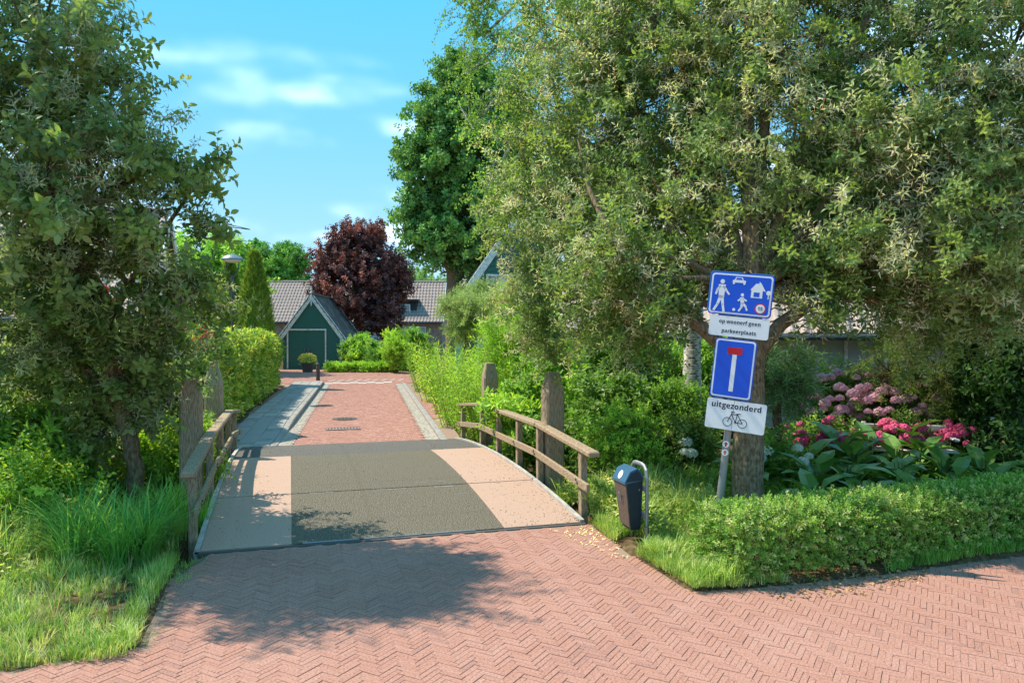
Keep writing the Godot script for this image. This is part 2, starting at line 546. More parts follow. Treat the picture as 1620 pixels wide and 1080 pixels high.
func scatter(called, label, category, poly, count, mesh, cols, sc, yf, tilt = .25, mt = null, parent = null):
	var xs = []
	var cs = []
	var lo = poly[0]
	var hi = poly[0]
	for p in poly:
		lo = Vector2(min(lo.x, p.x), min(lo.y, p.y)); hi = Vector2(max(hi.x, p.x), max(hi.y, p.y))
	var pp := PackedVector2Array(poly)
	var fn := FastNoiseLite.new()
	fn.seed = rng.randi() % 1000
	fn.frequency = .9
	var tries = 0
	while xs.size() < count and tries < count * 12:
		tries += 1
		var p = Vector2(rr(lo.x, hi.x), rr(lo.y, hi.y))
		if not Geometry2D.is_point_in_polygon(p, pp): continue
		# trodden ground round the litter bin
		if p.distance_to(Vector2(2.95, -6.2)) < .15 or p.distance_to(Vector2(3.05, -6.42)) < .16: continue
		var nv = fn.get_noise_2dv(p)
		if rr(-.5, .5) > nv + .25: continue
		var y = (Vector3.UP + Vector3(rr(-1, 1), 0, rr(-1, 1)) * tilt).normalized()
		var x = y.cross(Vector3(cos(rr(0, TAU)), 0.01, sin(rr(0, TAU)))).normalized()
		var s = rr(sc[0], sc[1]) * (1.0 + nv * .5)
		xs.append(Transform3D(Basis(x, y, x.cross(y)) * Basis.from_scale(Vector3.ONE * s), Vector3(p.x, ground_y(p.x, -p.y) - .01 if yf == null else yf, p.y)))
		cs.append(pick(cols) * rr(.8, 1.2) * (1.0 + nv * .3))
	var o = multi(called, mesh, mt if mt else M.grass_blade, xs, cs, self if parent == null else parent)
	if parent == null:
		o.name = numbered(called)
		o.set_meta("label", label)
		o.set_meta("category", category)
	return o

# ---------------------------------------------------------------- terrain
func deck_y(f): return .17 * (1.0 - pow((clamp(f, 7.2, 13.5) - 10.35) / 3.15, 2.0))
func sstep(a, b, x):
	var t = clamp((x - a) / (b - a), 0.0, 1.0)
	return t * t * (3 - 2 * t)
func road_left(f): return -.75 if f > 5.2 else -1.6 - (5.2 - f) * 40
func ground_y(x, f):
	var y = .0
	# the ditch that the bridge crosses; it peters out in the garden on the right
	var w = 2.3
	var dq = abs(f - 10.35)
	var ditch = (1.0 - sstep(.9, w, dq)) * (1.0 - sstep(4.6, 6.4, x))
	y -= ditch * 1.0
	# street, pavement and their beds lie a little lower under the paving
	var paved = 0.0
	if f < 7.3 and x > -.95 and x < 2.9: paved = 1
	if f < 5.05: paved = 1
	if f > 12.9 and f < 40 and x > -1.2 + (f - 13.5) * .055 and x < 3.3 + (f - 13.5) * .09: paved = 1
	if f > 28.5 and f < 40 and x > -3 and x < 7: paved = 1
	if f > 7.1 and f < 13.6 and x > -1.0 and x < 3.05:
		paved = 1
		y -= .3
	y -= paved * .08
	if not paved:
		y += .03 + .03 * sin(x * 2.1 + f) * cos(f * 1.7)
		if f > 45: y = -.05
	return y

func make_ground():
	var xsr = [-900.0, -400.0, -150.0, -60.0, -30.0, -20.0]
	var x = -14.0
	while x < 16.0:
		xsr.append(x); x += .2
	xsr += [18.0, 22.0, 30.0, 60.0, 150.0, 400.0, 900.0]
	var fs = [-300.0, -60.0, -20.0, -10.0]
	var f = -5.0
	while f < 15.0:
		fs.append(f); f += .2
	f = 15.5
	while f < 42.0:
		fs.append(f); f += .5
	fs += [48.0, 60.0, 90.0, 150.0, 400.0, 1200.0]
	var st = newst()
	for i in xsr.size() - 1:
		for j in fs.size() - 1:
			var a = Vector3(xsr[i], ground_y(xsr[i], fs[j]), -fs[j])
			var b = Vector3(xsr[i + 1], ground_y(xsr[i + 1], fs[j]), -fs[j])
			var c = Vector3(xsr[i + 1], ground_y(xsr[i + 1], fs[j + 1]), -fs[j + 1])
			var d = Vector3(xsr[i], ground_y(xsr[i], fs[j + 1]), -fs[j + 1])
			quad(st, a, d, c, b)
	struct("ground", st.commit(), M.soil)
	var wt = newst()
	quad(wt, Vector3(-30, -.72, -8.6), Vector3(-30, -.72, -12.1), Vector3(6.5, -.72, -12.1), Vector3(6.5, -.72, -8.6))
	struct("ditch_water", wt.commit(), M.water)

# ---------------------------------------------------------------- paving
func brick_mesh():
	var st = newst()
	var hx = .0787
	var hz = .0189
	var c = .0014
	var lo = -.05
	var T = [Vector3(-hx + c, 0, -hz + c), Vector3(hx - c, 0, -hz + c), Vector3(hx - c, 0, hz - c), Vector3(-hx + c, 0, hz - c)]
	var Bv = [Vector3(-hx, -c, -hz), Vector3(hx, -c, -hz), Vector3(hx, -c, hz), Vector3(-hx, -c, hz)]
	quad(st, T[0], T[1], T[2], T[3])
	for i in 4:
		var j = (i + 1) % 4
		quad(st, T[i], Bv[i], Bv[j], T[j])
		quad(st, Bv[i], Vector3(Bv[i].x, lo, Bv[i].z), Vector3(Bv[j].x, lo, Bv[j].z), Bv[j])
	return st.commit()

# herringbone over a polygon given in the frame (u, v): u across, v along
func herringbone(poly, ang):
	var out = []
	var pp := PackedVector2Array(poly)
	var lo = poly[0]
	var hi = poly[0]
	for p in poly:
		lo = Vector2(min(lo.x, p.x), min(lo.y, p.y)); hi = Vector2(max(hi.x, p.x), max(hi.y, p.y))
	var mid = (lo + hi) / 2
	var R = (hi - lo).length() / 2 / .04
	var n = int(R) + 4
	for i in range(-n, n):
		for j in range(-n, n):
			var t = posmod(i - j, 8)
			if t != 0 and t != 7: continue
			var q = Vector2(i + 2.0, j + .5) if t == 0 else Vector2(i + .5, j + 2.0)
			var p = mid + (q * .04).rotated(ang)
			if Geometry2D.is_point_in_polygon(p, pp):
				out.append([p, ang + (0.0 if t == 0 else PI / 2)])
	return out

func make_street():
	var poly = [Vector2(-.66, -7.18), Vector2(-.9, -6.49), Vector2(-.87, -5.17), Vector2(-1.6, -5.01), Vector2(-7, -4.9), Vector2(-7, 1.0), Vector2(10, 1.0), Vector2(10, -5.34), Vector2(6.11, -5.1), Vector2(4.57, -5.01), Vector2(3.64, -5.02), Vector2(2.95, -5.1), Vector2(2.84, -6.1), Vector2(2.9, -7.18)]
	var bed = [Vector2(-.7, -7.2), Vector2(-.95, -6.49), Vector2(-.92, -5.2), Vector2(-1.6, -5.05), Vector2(-40, -4.95), Vector2(-40, 6), Vector2(40, 6), Vector2(40, -5.9), Vector2(6.11, -5.14), Vector2(4.57, -5.05), Vector2(3.64, -5.06), Vector2(2.96, -5.12), Vector2(2.88, -6.1), Vector2(2.95, -7.2)]
	var road = struct("street", sheet(bed, -.005, .06), M.joint_sand)
	var mesh = brick_mesh()
	var list = herringbone(poly, PI / 4 + .02)
	var fwd = Vector2(.2807, -.9598)
	var right = Vector2(.9598, .2807)
	var seen = []
	var rest = []
	for b in list:
		var d = b[0].dot(fwd)
		if d > 4.28 and abs(b[0].dot(right)) < d * .69: seen.append([d, b])
		else: rest.append(b)
	seen.sort_custom(func(a, b): return a[0] < b[0])
	var wave := FastNoiseLite.new()
	wave.seed = 5
	wave.frequency = .5
	var place = func(b):
		var p = b[0]
		var tilt = Basis(Vector3.RIGHT, rr(-.012, .012)) * Basis(Vector3.BACK, rr(-.008, .008))
		return Transform3D(Basis(Vector3.UP, -b[1] + rr(-.012, .012)) * tilt, Vector3(p.x + rr(-.0012, .0012), rr(-.0025, .0015) + wave.get_noise_2dv(p) * .004, p.y + rr(-.0012, .0012)))
	# fired tones vary brick by brick, and in patches where the street was relaid
	var tone = func(p):
		return clampi(int(2.6 + wave.get_noise_2dv(p * 1.3 + Vector2(50, 9)) * 2.4 + rr(-1.3, 1.3) + (-2.0 if rr(0, 1) < .03 else 0.0)), 0, 5)
	for i in seen.size():
		if i < 300:
			var o = part("brick", mesh, M["brick_%d" % tone.call(seen[i][1][0])], road)
			o.transform = place.call(seen[i][1])
		else: rest.append(seen[i][1])
	var xs = []
	var cs = []
	for b in rest:
		xs.append(place.call(b))
		cs.append(M["brick_%d" % tone.call(b[0])].albedo_color.srgb_to_linear())
	multi("bricks", mesh, M.brick_many, xs, cs, road, 1.0)
	# concrete edging along the grass on the left
	var edge = [Vector3(-.72, .0, -7.15), Vector3(-.93, .0, -6.5), Vector3(-.9, .0, -5.2), Vector3(-1.62, .0, -5.03), Vector3(-7, .0, -4.96)]
	for i in edge.size() - 1:
		var len = (edge[i + 1] - edge[i]).length()
		var n = max(1, int(len / .6))
		for k in n:
			var st = newst()
			var a = edge[i].lerp(edge[i + 1], (k + .012) / n)
			var b = edge[i].lerp(edge[i + 1], (k + .988) / n)
			bar(st, a + Vector3(0, -.06 + rr(-.008, .004), 0), b + Vector3(0, -.06 + rr(-.008, .004), 0), .055, .12, .008)
			part("edging_stone", st.commit(), M.edging, road)
	var redge = [Vector3(2.93, 0, -7.1), Vector3(2.87, 0, -6.1), Vector3(2.97, 0, -5.13), Vector3(3.64, 0, -5.04), Vector3(4.57, 0, -5.03), Vector3(6.11, 0, -5.12), Vector3(10, 0, -5.36)]
	for i in redge.size() - 1:
		var st = newst()
		bar(st, redge[i] + Vector3(0, -.07, 0), redge[i + 1] + Vector3(0, -.07, 0), .05, .12, .006)
		part("edging_stone", st.commit(), M.edging, road)

# the street beyond the bridge runs 5.3 degrees to the right of the bridge
func make_far_street():
	var o := Node3D.new()
	o.name = "far_street"
	o.set_meta("kind", "structure")
	add_child(o)
	o.position = Vector3(-.23, 0, -13.47)
	o.rotation_degrees.y = -5.3
	part("bed", sheet([Vector2(-1.3, 0), Vector2(3.2, .3), Vector2(3.4, -15), Vector2(6.5, -15.2), Vector2(6.5, -25), Vector2(-3.5, -25.5), Vector2(-3.5, -14.5), Vector2(-1.3, -14.5)], -.012, .06), M.joint_sand, o)
	var mesh = brick_mesh()
	var lists = herringbone([Vector2(.26, 0), Vector2(2.53, .1), Vector2(2.53, -14.7), Vector2(6.3, -14.9), Vector2(6.3, -22.2), Vector2(1.8, -22.2), Vector2(1.8, -25), Vector2(-3.2, -25), Vector2(-3.2, -18), Vector2(-1.2, -15.2), Vector2(.26, -14.7)], .0)
	lists += herringbone([Vector2(2.93, -3.5), Vector2(4.1, -4.0), Vector2(4.1, -8), Vector2(2.93, -8)], 0.0)
	var xs = []
	var cs = []
	for b in lists:
		xs.append(Transform3D(Basis(Vector3.UP, -b[1]), Vector3(b[0].x, rr(-.003, .002), b[0].y)))
		cs.append(M["brick_%d" % ri(0, 5)].albedo_color.srgb_to_linear() * Color(1.0, .95, .93))
	multi("bricks", mesh, M.brick_many, xs, cs, o, 1.0)
	# pale gutters of bricks laid in stretcher rows
	xs = []
	cs = []
	for side in 2:
		for r in 6:
			var k = 0
			while k * .162 < 14.6:
				var u = .02 + r * .04 if side == 0 else 2.575 + r * .04
				xs.append(Transform3D(Basis(Vector3.UP, PI / 2), Vector3(u, rr(-.003, .001) - .006, -.1 - k * .162 - (.08 if r % 2 else 0.0))))
				cs.append(Color(.38, .355, .3) * rr(.8, 1.12))
				k += 1
	multi("gutter_bricks", mesh, M.brick_many, xs, cs, o, 1.0)
	# pavement of square slabs, rising from flush to kerb height
	var rise = func(v): return .085 * sstep(1.2, 3.6, v)
	var slab = bx(Vector3(.294, .05, .294), .006)
	for k in 50:
		for c in 3:
			var v = .2 + k * .3
			if c == 2 and v < 1.0: continue
			var s = part("paving_slab", slab, pick([M.slab_grey, M.slab_pale, M.slab_dull, M.slab_grey]), o)
			s.position = Vector3(-.28 - c * .3, rise.call(v) - .02 + rr(-.003, .003), -v)
			s.rotation.x = (rise.call(v + .15) - rise.call(v - .15)) / .3
	for k in 19:
		var st = newst()
		bar(st, Vector3(-.065, rise.call(k * .8) - .075, -k * .8 - .005), Vector3(-.065, rise.call(k * .8 + .8) - .075, -k * .8 - .795), .125, .17, .012)
		part("kerb_stone", st.commit(), M.kerb, o)
		st = newst()
		bar(st, Vector3(2.87, -.055, -k * .8 - .005), Vector3(2.87, -.055, -k * .8 - .795), .12, .17, .012)
		if k < 18: part("kerb_stone", st.commit(), M.kerb, o)
	# white blocks in front of the raised junction
	var blk = bx(Vector3(.3, .02, .3), .002)
	for r in 2:
		for c in 8:
			if (r + c) % 2: continue
			var s = part("marking_block", blk, M.white_paint_road, o)
			s.position = Vector3(.15 + c * .31, -.002, -15.0 - r * .32)
	for c in 9:
		var st = newst()
		bar(st, Vector3(.1 + c * .33, -.004, -16.0), Vector3(.35 + c * .33, -.004, -17.2), .1, .02)
		part("marking_stripe", st.commit(), M.slab_pale, o)

func drain_covers():
	var t = thing("manhole_cover", "round dark iron manhole cover in the red brick street", "manhole", Vector3(1.15, 0.004, -17.15))
	var st = newst()
	lathe(st, [Vector2(0, .006), Vector2(.2, .006), Vector2(.21, .0), Vector2(.235, .0), Vector2(.24, .006), Vector2(.275, .006), Vector2(.28, -.03)], 24)
	part("rim", st.commit(), M.iron, t)
	st = newst()
	for i in 4:
		for j in 4:
			box(st, Vector3(.05, .006, .05), at(Vector3(-.12 + i * .08, .009, -.12 + j * .08)))
	part("studs", st.commit(), M.iron, t)
	t = thing("drain_grate", "rectangular slotted drain grate in the brick street before the bridge", "drain", Vector3(1.0, 0.006, -15.45))
	for s in [-1, 1]:
		st = newst()
		box(st, Vector3(.68, .03, .035), at(Vector3(0, -.008, s * .13)), .004)
		part("frame_bar", st.commit(), M.iron, t)
	for i in 11:
		st = newst()
		box(st, Vector3(.028, .024, .226), at(Vector3(-.31 + i * .062, -.008, 0)), .003)
		part("bar", st.commit(), M.galvanised, t)

# ---------------------------------------------------------------- bridge
func arc_strip(x0, x1, f0, f1, y0, th, n = 14):
	var st = newst()
	var last = []
	for i in n + 1:
		var f = lerp(f0, f1, i / float(n))
		var y = deck_y(f) + y0
		var r = [Vector3(x0, y, -f), Vector3(x1, y, -f), Vector3(x1, y - th, -f), Vector3(x0, y - th, -f)]
		if i == 0: quad(st, r[0], r[1], r[2], r[3])
		else:
			for k in 4: quad(st, last[k], last[(k + 1) % 4], r[(k + 1) % 4], r[k])
		if i == n: quad(st, r[3], r[2], r[1], r[0])
		last = r
	return st.commit()

func make_bridge():
	var t = thing("bridge", "low arched bridge deck with dark driving lane between two pink strips", "bridge")
	for s in [[7.26, 8.86], [8.885, 13.46]]:
		part("deck_slab", arc_strip(-.84, 2.91, s[0], s[1], 0, .28), M.concrete, t)
		var e = min(s[1], 11.4)
		part("lane_coating", arc_strip(.004, 2.04, s[0], e, .008, .01), M.asphalt, t)
		part("walking_strip", arc_strip(-.78, 0, s[0], e, .009, .01), M.pink_coat, t)
		part("walking_strip", arc_strip(2.044, 2.85, s[0], e, .009, .01), M.pink_coat, t)
		for x in [[-.83, -.785], [2.855, 2.9]]:
			part("edge_beam", arc_strip(x[0], x[1], s[0], s[1], .03, .05), M.concrete, t)
	part("end_strip", arc_strip(-.78, 2.85, 11.404, 13.46, .008, .01), M.asphalt_band, t)
	var st = newst()
	bar(st, Vector3(-.8, -.012, -7.225), Vector3(2.9, -.012, -7.225), .045, .04, .004)
	part("steel_strip", st.commit(), M.iron, t)
	deck_litter(t)
	# pale scrapes worn into the driving lane
	for m in [[.95, 8.82, .34, .012], [1.62, 8.8, .22, .02], [1.42, 9.05, .4, .01], [.2, 8.84, .26, .016], [1.78, 8.45, .16, .01], [.55, 9.9, .2, .008]]:
		st = newst()
		bar(st, Vector3(m[0], deck_y(m[1]) + .0085, -m[1]), Vector3(m[0] + m[2], deck_y(m[1]) + .0085, -m[1] + .015), m[3], .005)
		part("scrape", st.commit(), M.slab_pale, t)
	st = newst()
	for s in [[.1, .62], [.66, 1.2], [1.25, 1.75]]:
		bar(st, Vector3(s[0], .012, -7.262), Vector3(s[1], .012, -7.262), .016, .012, .003)
	part("worn_trim", st.commit(), M.galvanised, t)
	for f in [7.9, 12.9]: part("abutment", bx(Vector3(4.1, .7, .3)), M.concrete, t).position = Vector3(1.03, -.62, -f)

func railing(label, x, posts, inner):
	var t = thing("bridge_railing", label, "railing", Vector3(x, 0, -10.35), 0.0, "timber railings of the bridge")
	var knots = [[7.15, .745], [8.95, .84], [11.88, .81], [13.5, .65]]
	var top = func(f):
		for i in 3:
			if f <= knots[i + 1][0] or i == 2: return lerp(knots[i][1], knots[i + 1][1], (f - knots[i][0]) / (knots[i + 1][0] - knots[i][0]))
	for f in posts:
		var y1 = top.call(f) - .06
		var y0 = deck_y(f) - .3
		var st = newst()
		box(st, Vector3(.075, y1 - y0, .085), Transform3D(Basis(Vector3.BACK, rr(-.012, .012)) * Basis(Vector3.RIGHT, rr(-.01, .01)), Vector3(0, (y0 + y1) / 2, 10.35 - f)), .006)
		var po = part("post", st.commit(), M.wood_up, t)
		for y in [y1 - .33, y1 - .3]:
			st = newst()
			lathe(st, [Vector2(0, .012), Vector2(.009, .011), Vector2(.012, .004), Vector2(.017, .003), Vector2(.017, 0)], 8, Transform3D(Basis(Vector3.BACK, -inner * PI / 2), Vector3(inner * .075, y + .005, 10.35 - f + (.02 if y < y1 - .31 else -.02))))
			part("bolt", st.commit(), M.iron, po)
	for i in 3:
		var a = knots[i]
		var b = knots[i + 1]
		var st = newst()
		bar(st, Vector3(0, a[1] - .03, 10.35 - a[0] - .004), Vector3(0, b[1] - .03, 10.35 - b[0] + .004), .125, .058, .012)
		part("top_rail", st.commit(), M.wood_top, t)
		st = newst()
		bar(st, Vector3(inner * .057, a[1] - .375, 10.35 - a[0] - .004 - (.03 if i == 0 else 0.0)), Vector3(inner * .057, b[1] - .375, 10.35 - b[0] + .004), .035, .085, .006)
		part("middle_rail", st.commit(), M.wood_top, t)

func pile(label, x, f, h, turn, split = false):
	var t = thing("timber_pile", label, "post", Vector3(x, 0, -f), turn, "pointed timber piles beside the bridge")
	var st = newst()
	var w = .118
	var prof = [[-1.1, w], [h - .24, w], [h - .2, w * .97], [h - .01, w * .62], [h, w * .56]]
	for i in prof.size() - 1:
		var a = prof[i]
		var b = prof[i + 1]
		for k in 8:
			var P = func(q, kk):
				var c = .2
				var lst = [Vector2(1 - c, -1), Vector2(1, -1 + c), Vector2(1, 1 - c), Vector2(1 - c, 1), Vector2(-1 + c, 1), Vector2(-1, 1 - c), Vector2(-1, -1 + c), Vector2(-1 + c, -1)]
				var v = lst[kk % 8] * q[1]
				return Vector3(v.x, q[0], v.y * (1.0 if q[0] < h - .22 else .9))
			quad(st, P.call(a, k), P.call(a, k + 1), P.call(b, k + 1), P.call(b, k))
	var q = w * .56
	if split:
		# weathered top: split into tongues of unequal length
		for s in [[-1, .09, .004], [-.05, .02, -.004], [.75, .11, .004]]:
			box(st, Vector3(q * .7, s[1], q * 1.5), at(Vector3(s[0] * q * .6 + s[2], h + s[1] / 2 - .004, 0)), .006)
	quad(st, Vector3(-q, h, -q * .9), Vector3(q, h, -q * .9), Vector3(q, h, q * .9), Vector3(-q, h, q * .9))
	part("shaft", st.commit(), M.wood_grey if split else M.wood_up, t)

# ---------------------------------------------------------------- signs and bin
func textmesh(txt, size, depth = .001):
	var m := TextMesh.new()
	var f := SystemFont.new()
	f.font_names = PackedStringArray(["Droid Sans"])
	f.font_weight = 600
	m.font = f
	m.text = txt
	m.font_size = 48
	m.pixel_size = size / 48.0
	m.depth = depth
	m.curve_step = 2.0
	return m

func make_signpost():
	var t = thing("traffic_sign_post", "leaning galvanised post carrying four traffic plates in front of the tree trunk", "sign post", Vector3(3.66, 0, -6.02), deg_to_rad(-41))
	t.rotation.z = deg_to_rad(-6.2)
	var st = newst()
	tube(st, [Vector3(0, -.25, 0), Vector3(0, 1.1, 0), Vector3(0, 2.5, 0)], .033, 14)
	part("pole", st.commit(), M.galvanised, t)
	st = newst()
	lathe(st, [Vector2(0, 2.52), Vector2(.03, 2.515), Vector2(.036, 2.5), Vector2(.036, 2.47)], 14)
	part("cap", st.commit(), M.sign_black, t)
	var plate = func(w, h, r, cx, cy, base, called, lab):
		var s = newst()
		prism(s, rrect(w, h, r), -.012, .012)
		var o = part(called, s.commit(), base, t, lab)
		o.position = Vector3(cx, cy, .05)
		s = newst()
		box(s, Vector3(.1, .03, .03), at(Vector3(-cx, h * .3, -.027)))
		box(s, Vector3(.1, .03, .03), at(Vector3(-cx, -h * .3, -.027)))
		part("clamp", s.commit(), M.galvanised, o)
		return o
	var lay = func(o, polys, z, m, called):
		var s = newst()
		for p in polys: prism(s, p, .01, z)
		return part(called, s.commit(), m, o)
	# home-zone sign and the back of another one mounted behind it
	var o = plate.call(.54, .372, .03, -.02, 2.31, M.sign_blue, "home_zone_plate", "blue sign with walker, child, ball, car and house")
	var o2 = plate.call(.54, .372, .03, -.045, 2.325, M.sign_blue_back, "rear_plate", "pale blue plate showing behind the left edge")
	o2.position.z = -.05
	lay.call(o, [rrect(.52, .352, .026)], .0135, M.sign_white, "border")
	lay.call(o, [rrect(.492, .324, .02)], .015, M.sign_blue, "field")
	var F = func(u, v): return Vector2((u - .5) * .54, (.5 - v) * .372)
	var man = [disc(.019, F.call(.195, .22).x, F.call(.195, .22).y), stroke(F.call(.195, .34), F.call(.2, .58), .062, .045), stroke(F.call(.17, .34), F.call(.125, .42), .02), stroke(F.call(.125, .42), F.call(.108, .52), .017), stroke(F.call(.225, .34), F.call(.27, .43), .02), stroke(F.call(.27, .43), F.call(.318, .51), .016), stroke(F.call(.188, .57), F.call(.15, .76), .028, .022), stroke(F.call(.15, .76), F.call(.1, .9), .02), stroke(F.call(.212, .57), F.call(.235, .76), .028, .022), stroke(F.call(.235, .76), F.call(.26, .92), .02)]
	lay.call(o, man, .0162, M.sign_white, "walker")
	var kid = [disc(.014, F.call(.53, .5).x, F.call(.53, .5).y), stroke(F.call(.53, .585), F.call(.545, .7), .036, .028), stroke(F.call(.515, .59), F.call(.475, .64), .014), stroke(F.call(.55, .59), F.call(.6, .63), .014), stroke(F.call(.537, .7), F.call(.535, .79), .02), stroke(F.call(.535, .79), F.call(.5, .88), .015), stroke(F.call(.555, .7), F.call(.6, .77), .02), stroke(F.call(.6, .77), F.call(.625, .85), .014)]
	lay.call(o, kid, .0162, M.sign_white, "child")
	lay.call(o, [disc(.013, F.call(.42, .86).x, F.call(.42, .86).y)], .0162, M.sign_white, "ball")
	var cp = F.call(.457, .19)
	lay.call(o, [PackedVector2Array([cp + Vector2(-.055, -.012), cp + Vector2(.055, -.012), cp + Vector2(.058, .006), cp + Vector2(.036, .012), cp + Vector2(.026, .036), cp + Vector2(-.03, .036), cp + Vector2(-.04, .012), cp + Vector2(-.056, .006)]), stroke(cp + Vector2(-.045, -.016), cp + Vector2(-.045, -.022), .016), stroke(cp + Vector2(.045, -.016), cp + Vector2(.045, -.022), .016)], .0162, M.sign_white, "car")
	lay.call(o, [PackedVector2Array([cp + Vector2(-.03, .013), cp + Vector2(.026, .013), cp + Vector2(.019, .03), cp + Vector2(-.023, .03)])], .0168, M.sign_blue, "windscreen")
	var hp = F.call(.755, .4)
	lay.call(o, [PackedVector2Array([hp + Vector2(-.05, -.055), hp + Vector2(.045, -.055), hp + Vector2(.045, .012), hp + Vector2(.07, .005), hp + Vector2(.03, .07), hp + Vector2(.01, .09), hp + Vector2(.01, .07), hp + Vector2(-.015, .07), hp + Vector2(-.06, .012), hp + Vector2(-.05, .012)]), stroke(hp + Vector2(.095, -.055), hp + Vector2(.095, -.02), .008), disc(.02, hp.x + .095, hp.y - .004)], .0162, M.sign_white, "house")
	lay.call(o, [rrect(.05, .04, .002, hp.x - .004, hp.y - .026)], .0168, M.sign_blue, "house_opening")
	var np = F.call(.83, .79)
	lay.call(o, [disc(.048, np.x, np.y, 28)], .0162, M.sign_red, "speed_ring")
	lay.call(o, [disc(.038, np.x, np.y, 28)], .0168, M.sign_white, "speed_disc")
	var tx = part("number", textmesh("15", .04), M.sign_black, o)
	tx.position = Vector3(np.x, np.y, .0176)
	# text plate
	o = plate.call(.51, .178, .02, -.005, 2.025, M.sign_white, "text_plate", "white plate that reads op woonerf geen parkeerplaats")
	for l in [["op woonerf geen", .04], ["parkeerplaats", -.042]]:
		tx = part("lettering", textmesh(l[0], .046), M.sign_black, o)
		tx.position = Vector3(0.005, l[1], .0126)
		tx.scale.x = .96
	# dead end
	o = plate.call(.355, .525, .03, -.01, 1.655, M.sign_blue, "dead_end_plate", "blue dead-end sign with white stem and red bar")
	lay.call(o, [rrect(.34, .51, .026)], .0135, M.sign_white, "border")
	lay.call(o, [rrect(.312, .482, .018)], .015, M.sign_blue, "field")
	lay.call(o, [rrect(.038, .33, .001, 0, -.035)], .0162, M.sign_white, "stem")
	lay.call(o, [rrect(.125, .062, .003, 0, .158)], .0168, M.sign_red, "bar")
	# cyclists excepted
	o = plate.call(.51, .265, .018, .055, 1.245, M.sign_white, "bicycle_plate", "white plate that reads uitgezonderd above a bicycle")
	lay.call(o, [rrect(.004, .262, .0008, -.02, 0)], .0122, M.kerb, "scratch")
	tx = part("lettering", textmesh("uitgezonderd", .068), M.sign_black, o)
	tx.position = Vector3(0, .082, .0126)
	tx.scale.x = 1.0
	st = newst()
	var ring = func(c, r, w):
		for k in 24:
			var a = TAU * k / 24
			var b = TAU * (k + 1) / 24
			var e = [Vector2(cos(a), sin(a)), Vector2(cos(b), sin(b))]
			prism(st, PackedVector2Array([c + e[0] * (r - w), c + e[0] * r, c + e[1] * r, c + e[1] * (r - w)]), .0115, .0135)
	var wa = Vector2(-.062, -.06)
	var wb = Vector2(.066, -.06)
	ring.call(wa, .041, .0055); ring.call(wb, .041, .0055)
	var cr = Vector2(.006, -.058)
	var se = Vector2(.02, .012)
	var hd = Vector2(-.034, .012)
	for e in [[wb, cr], [cr, se + Vector2(-.004, 0)], [se, hd], [hd, cr], [wb, se], [wa, hd], [hd, Vector2(-.026, .034)], [Vector2(-.026, .034), Vector2(-.006, .03)], [Vector2(-.026, .034), Vector2(-.038, .03)], [Vector2(.01, .02), Vector2(.045, .022)], [se, Vector2(.026, .022)]]:
		prism(st, stroke(e[0], e[1], .0062), .0115, .0135)
	ring.call(cr, .011, .004)
	part("bicycle", st.commit(), M.sign_black, o)
	# two arrow stickers on the pole
	for k in 2:
		st = newst()
		prism(st, disc(.03), 0, .002)
		var d = part("sticker", st.commit(), M.sign_white, t)
		d.position = Vector3(0.0, .98 - k * .075, .0345)
		st = newst()
		prism(st, PackedVector2Array([Vector2(-.008, -.02), Vector2(.008, -.02), Vector2(.008, .0), Vector2(.02, .0), Vector2(0, .022), Vector2(-.02, 0), Vector2(-.008, 0)]), .0015, .003)
		part("arrow", st.commit(), M.sign_red if k == 0 else M.sign_orange, d)

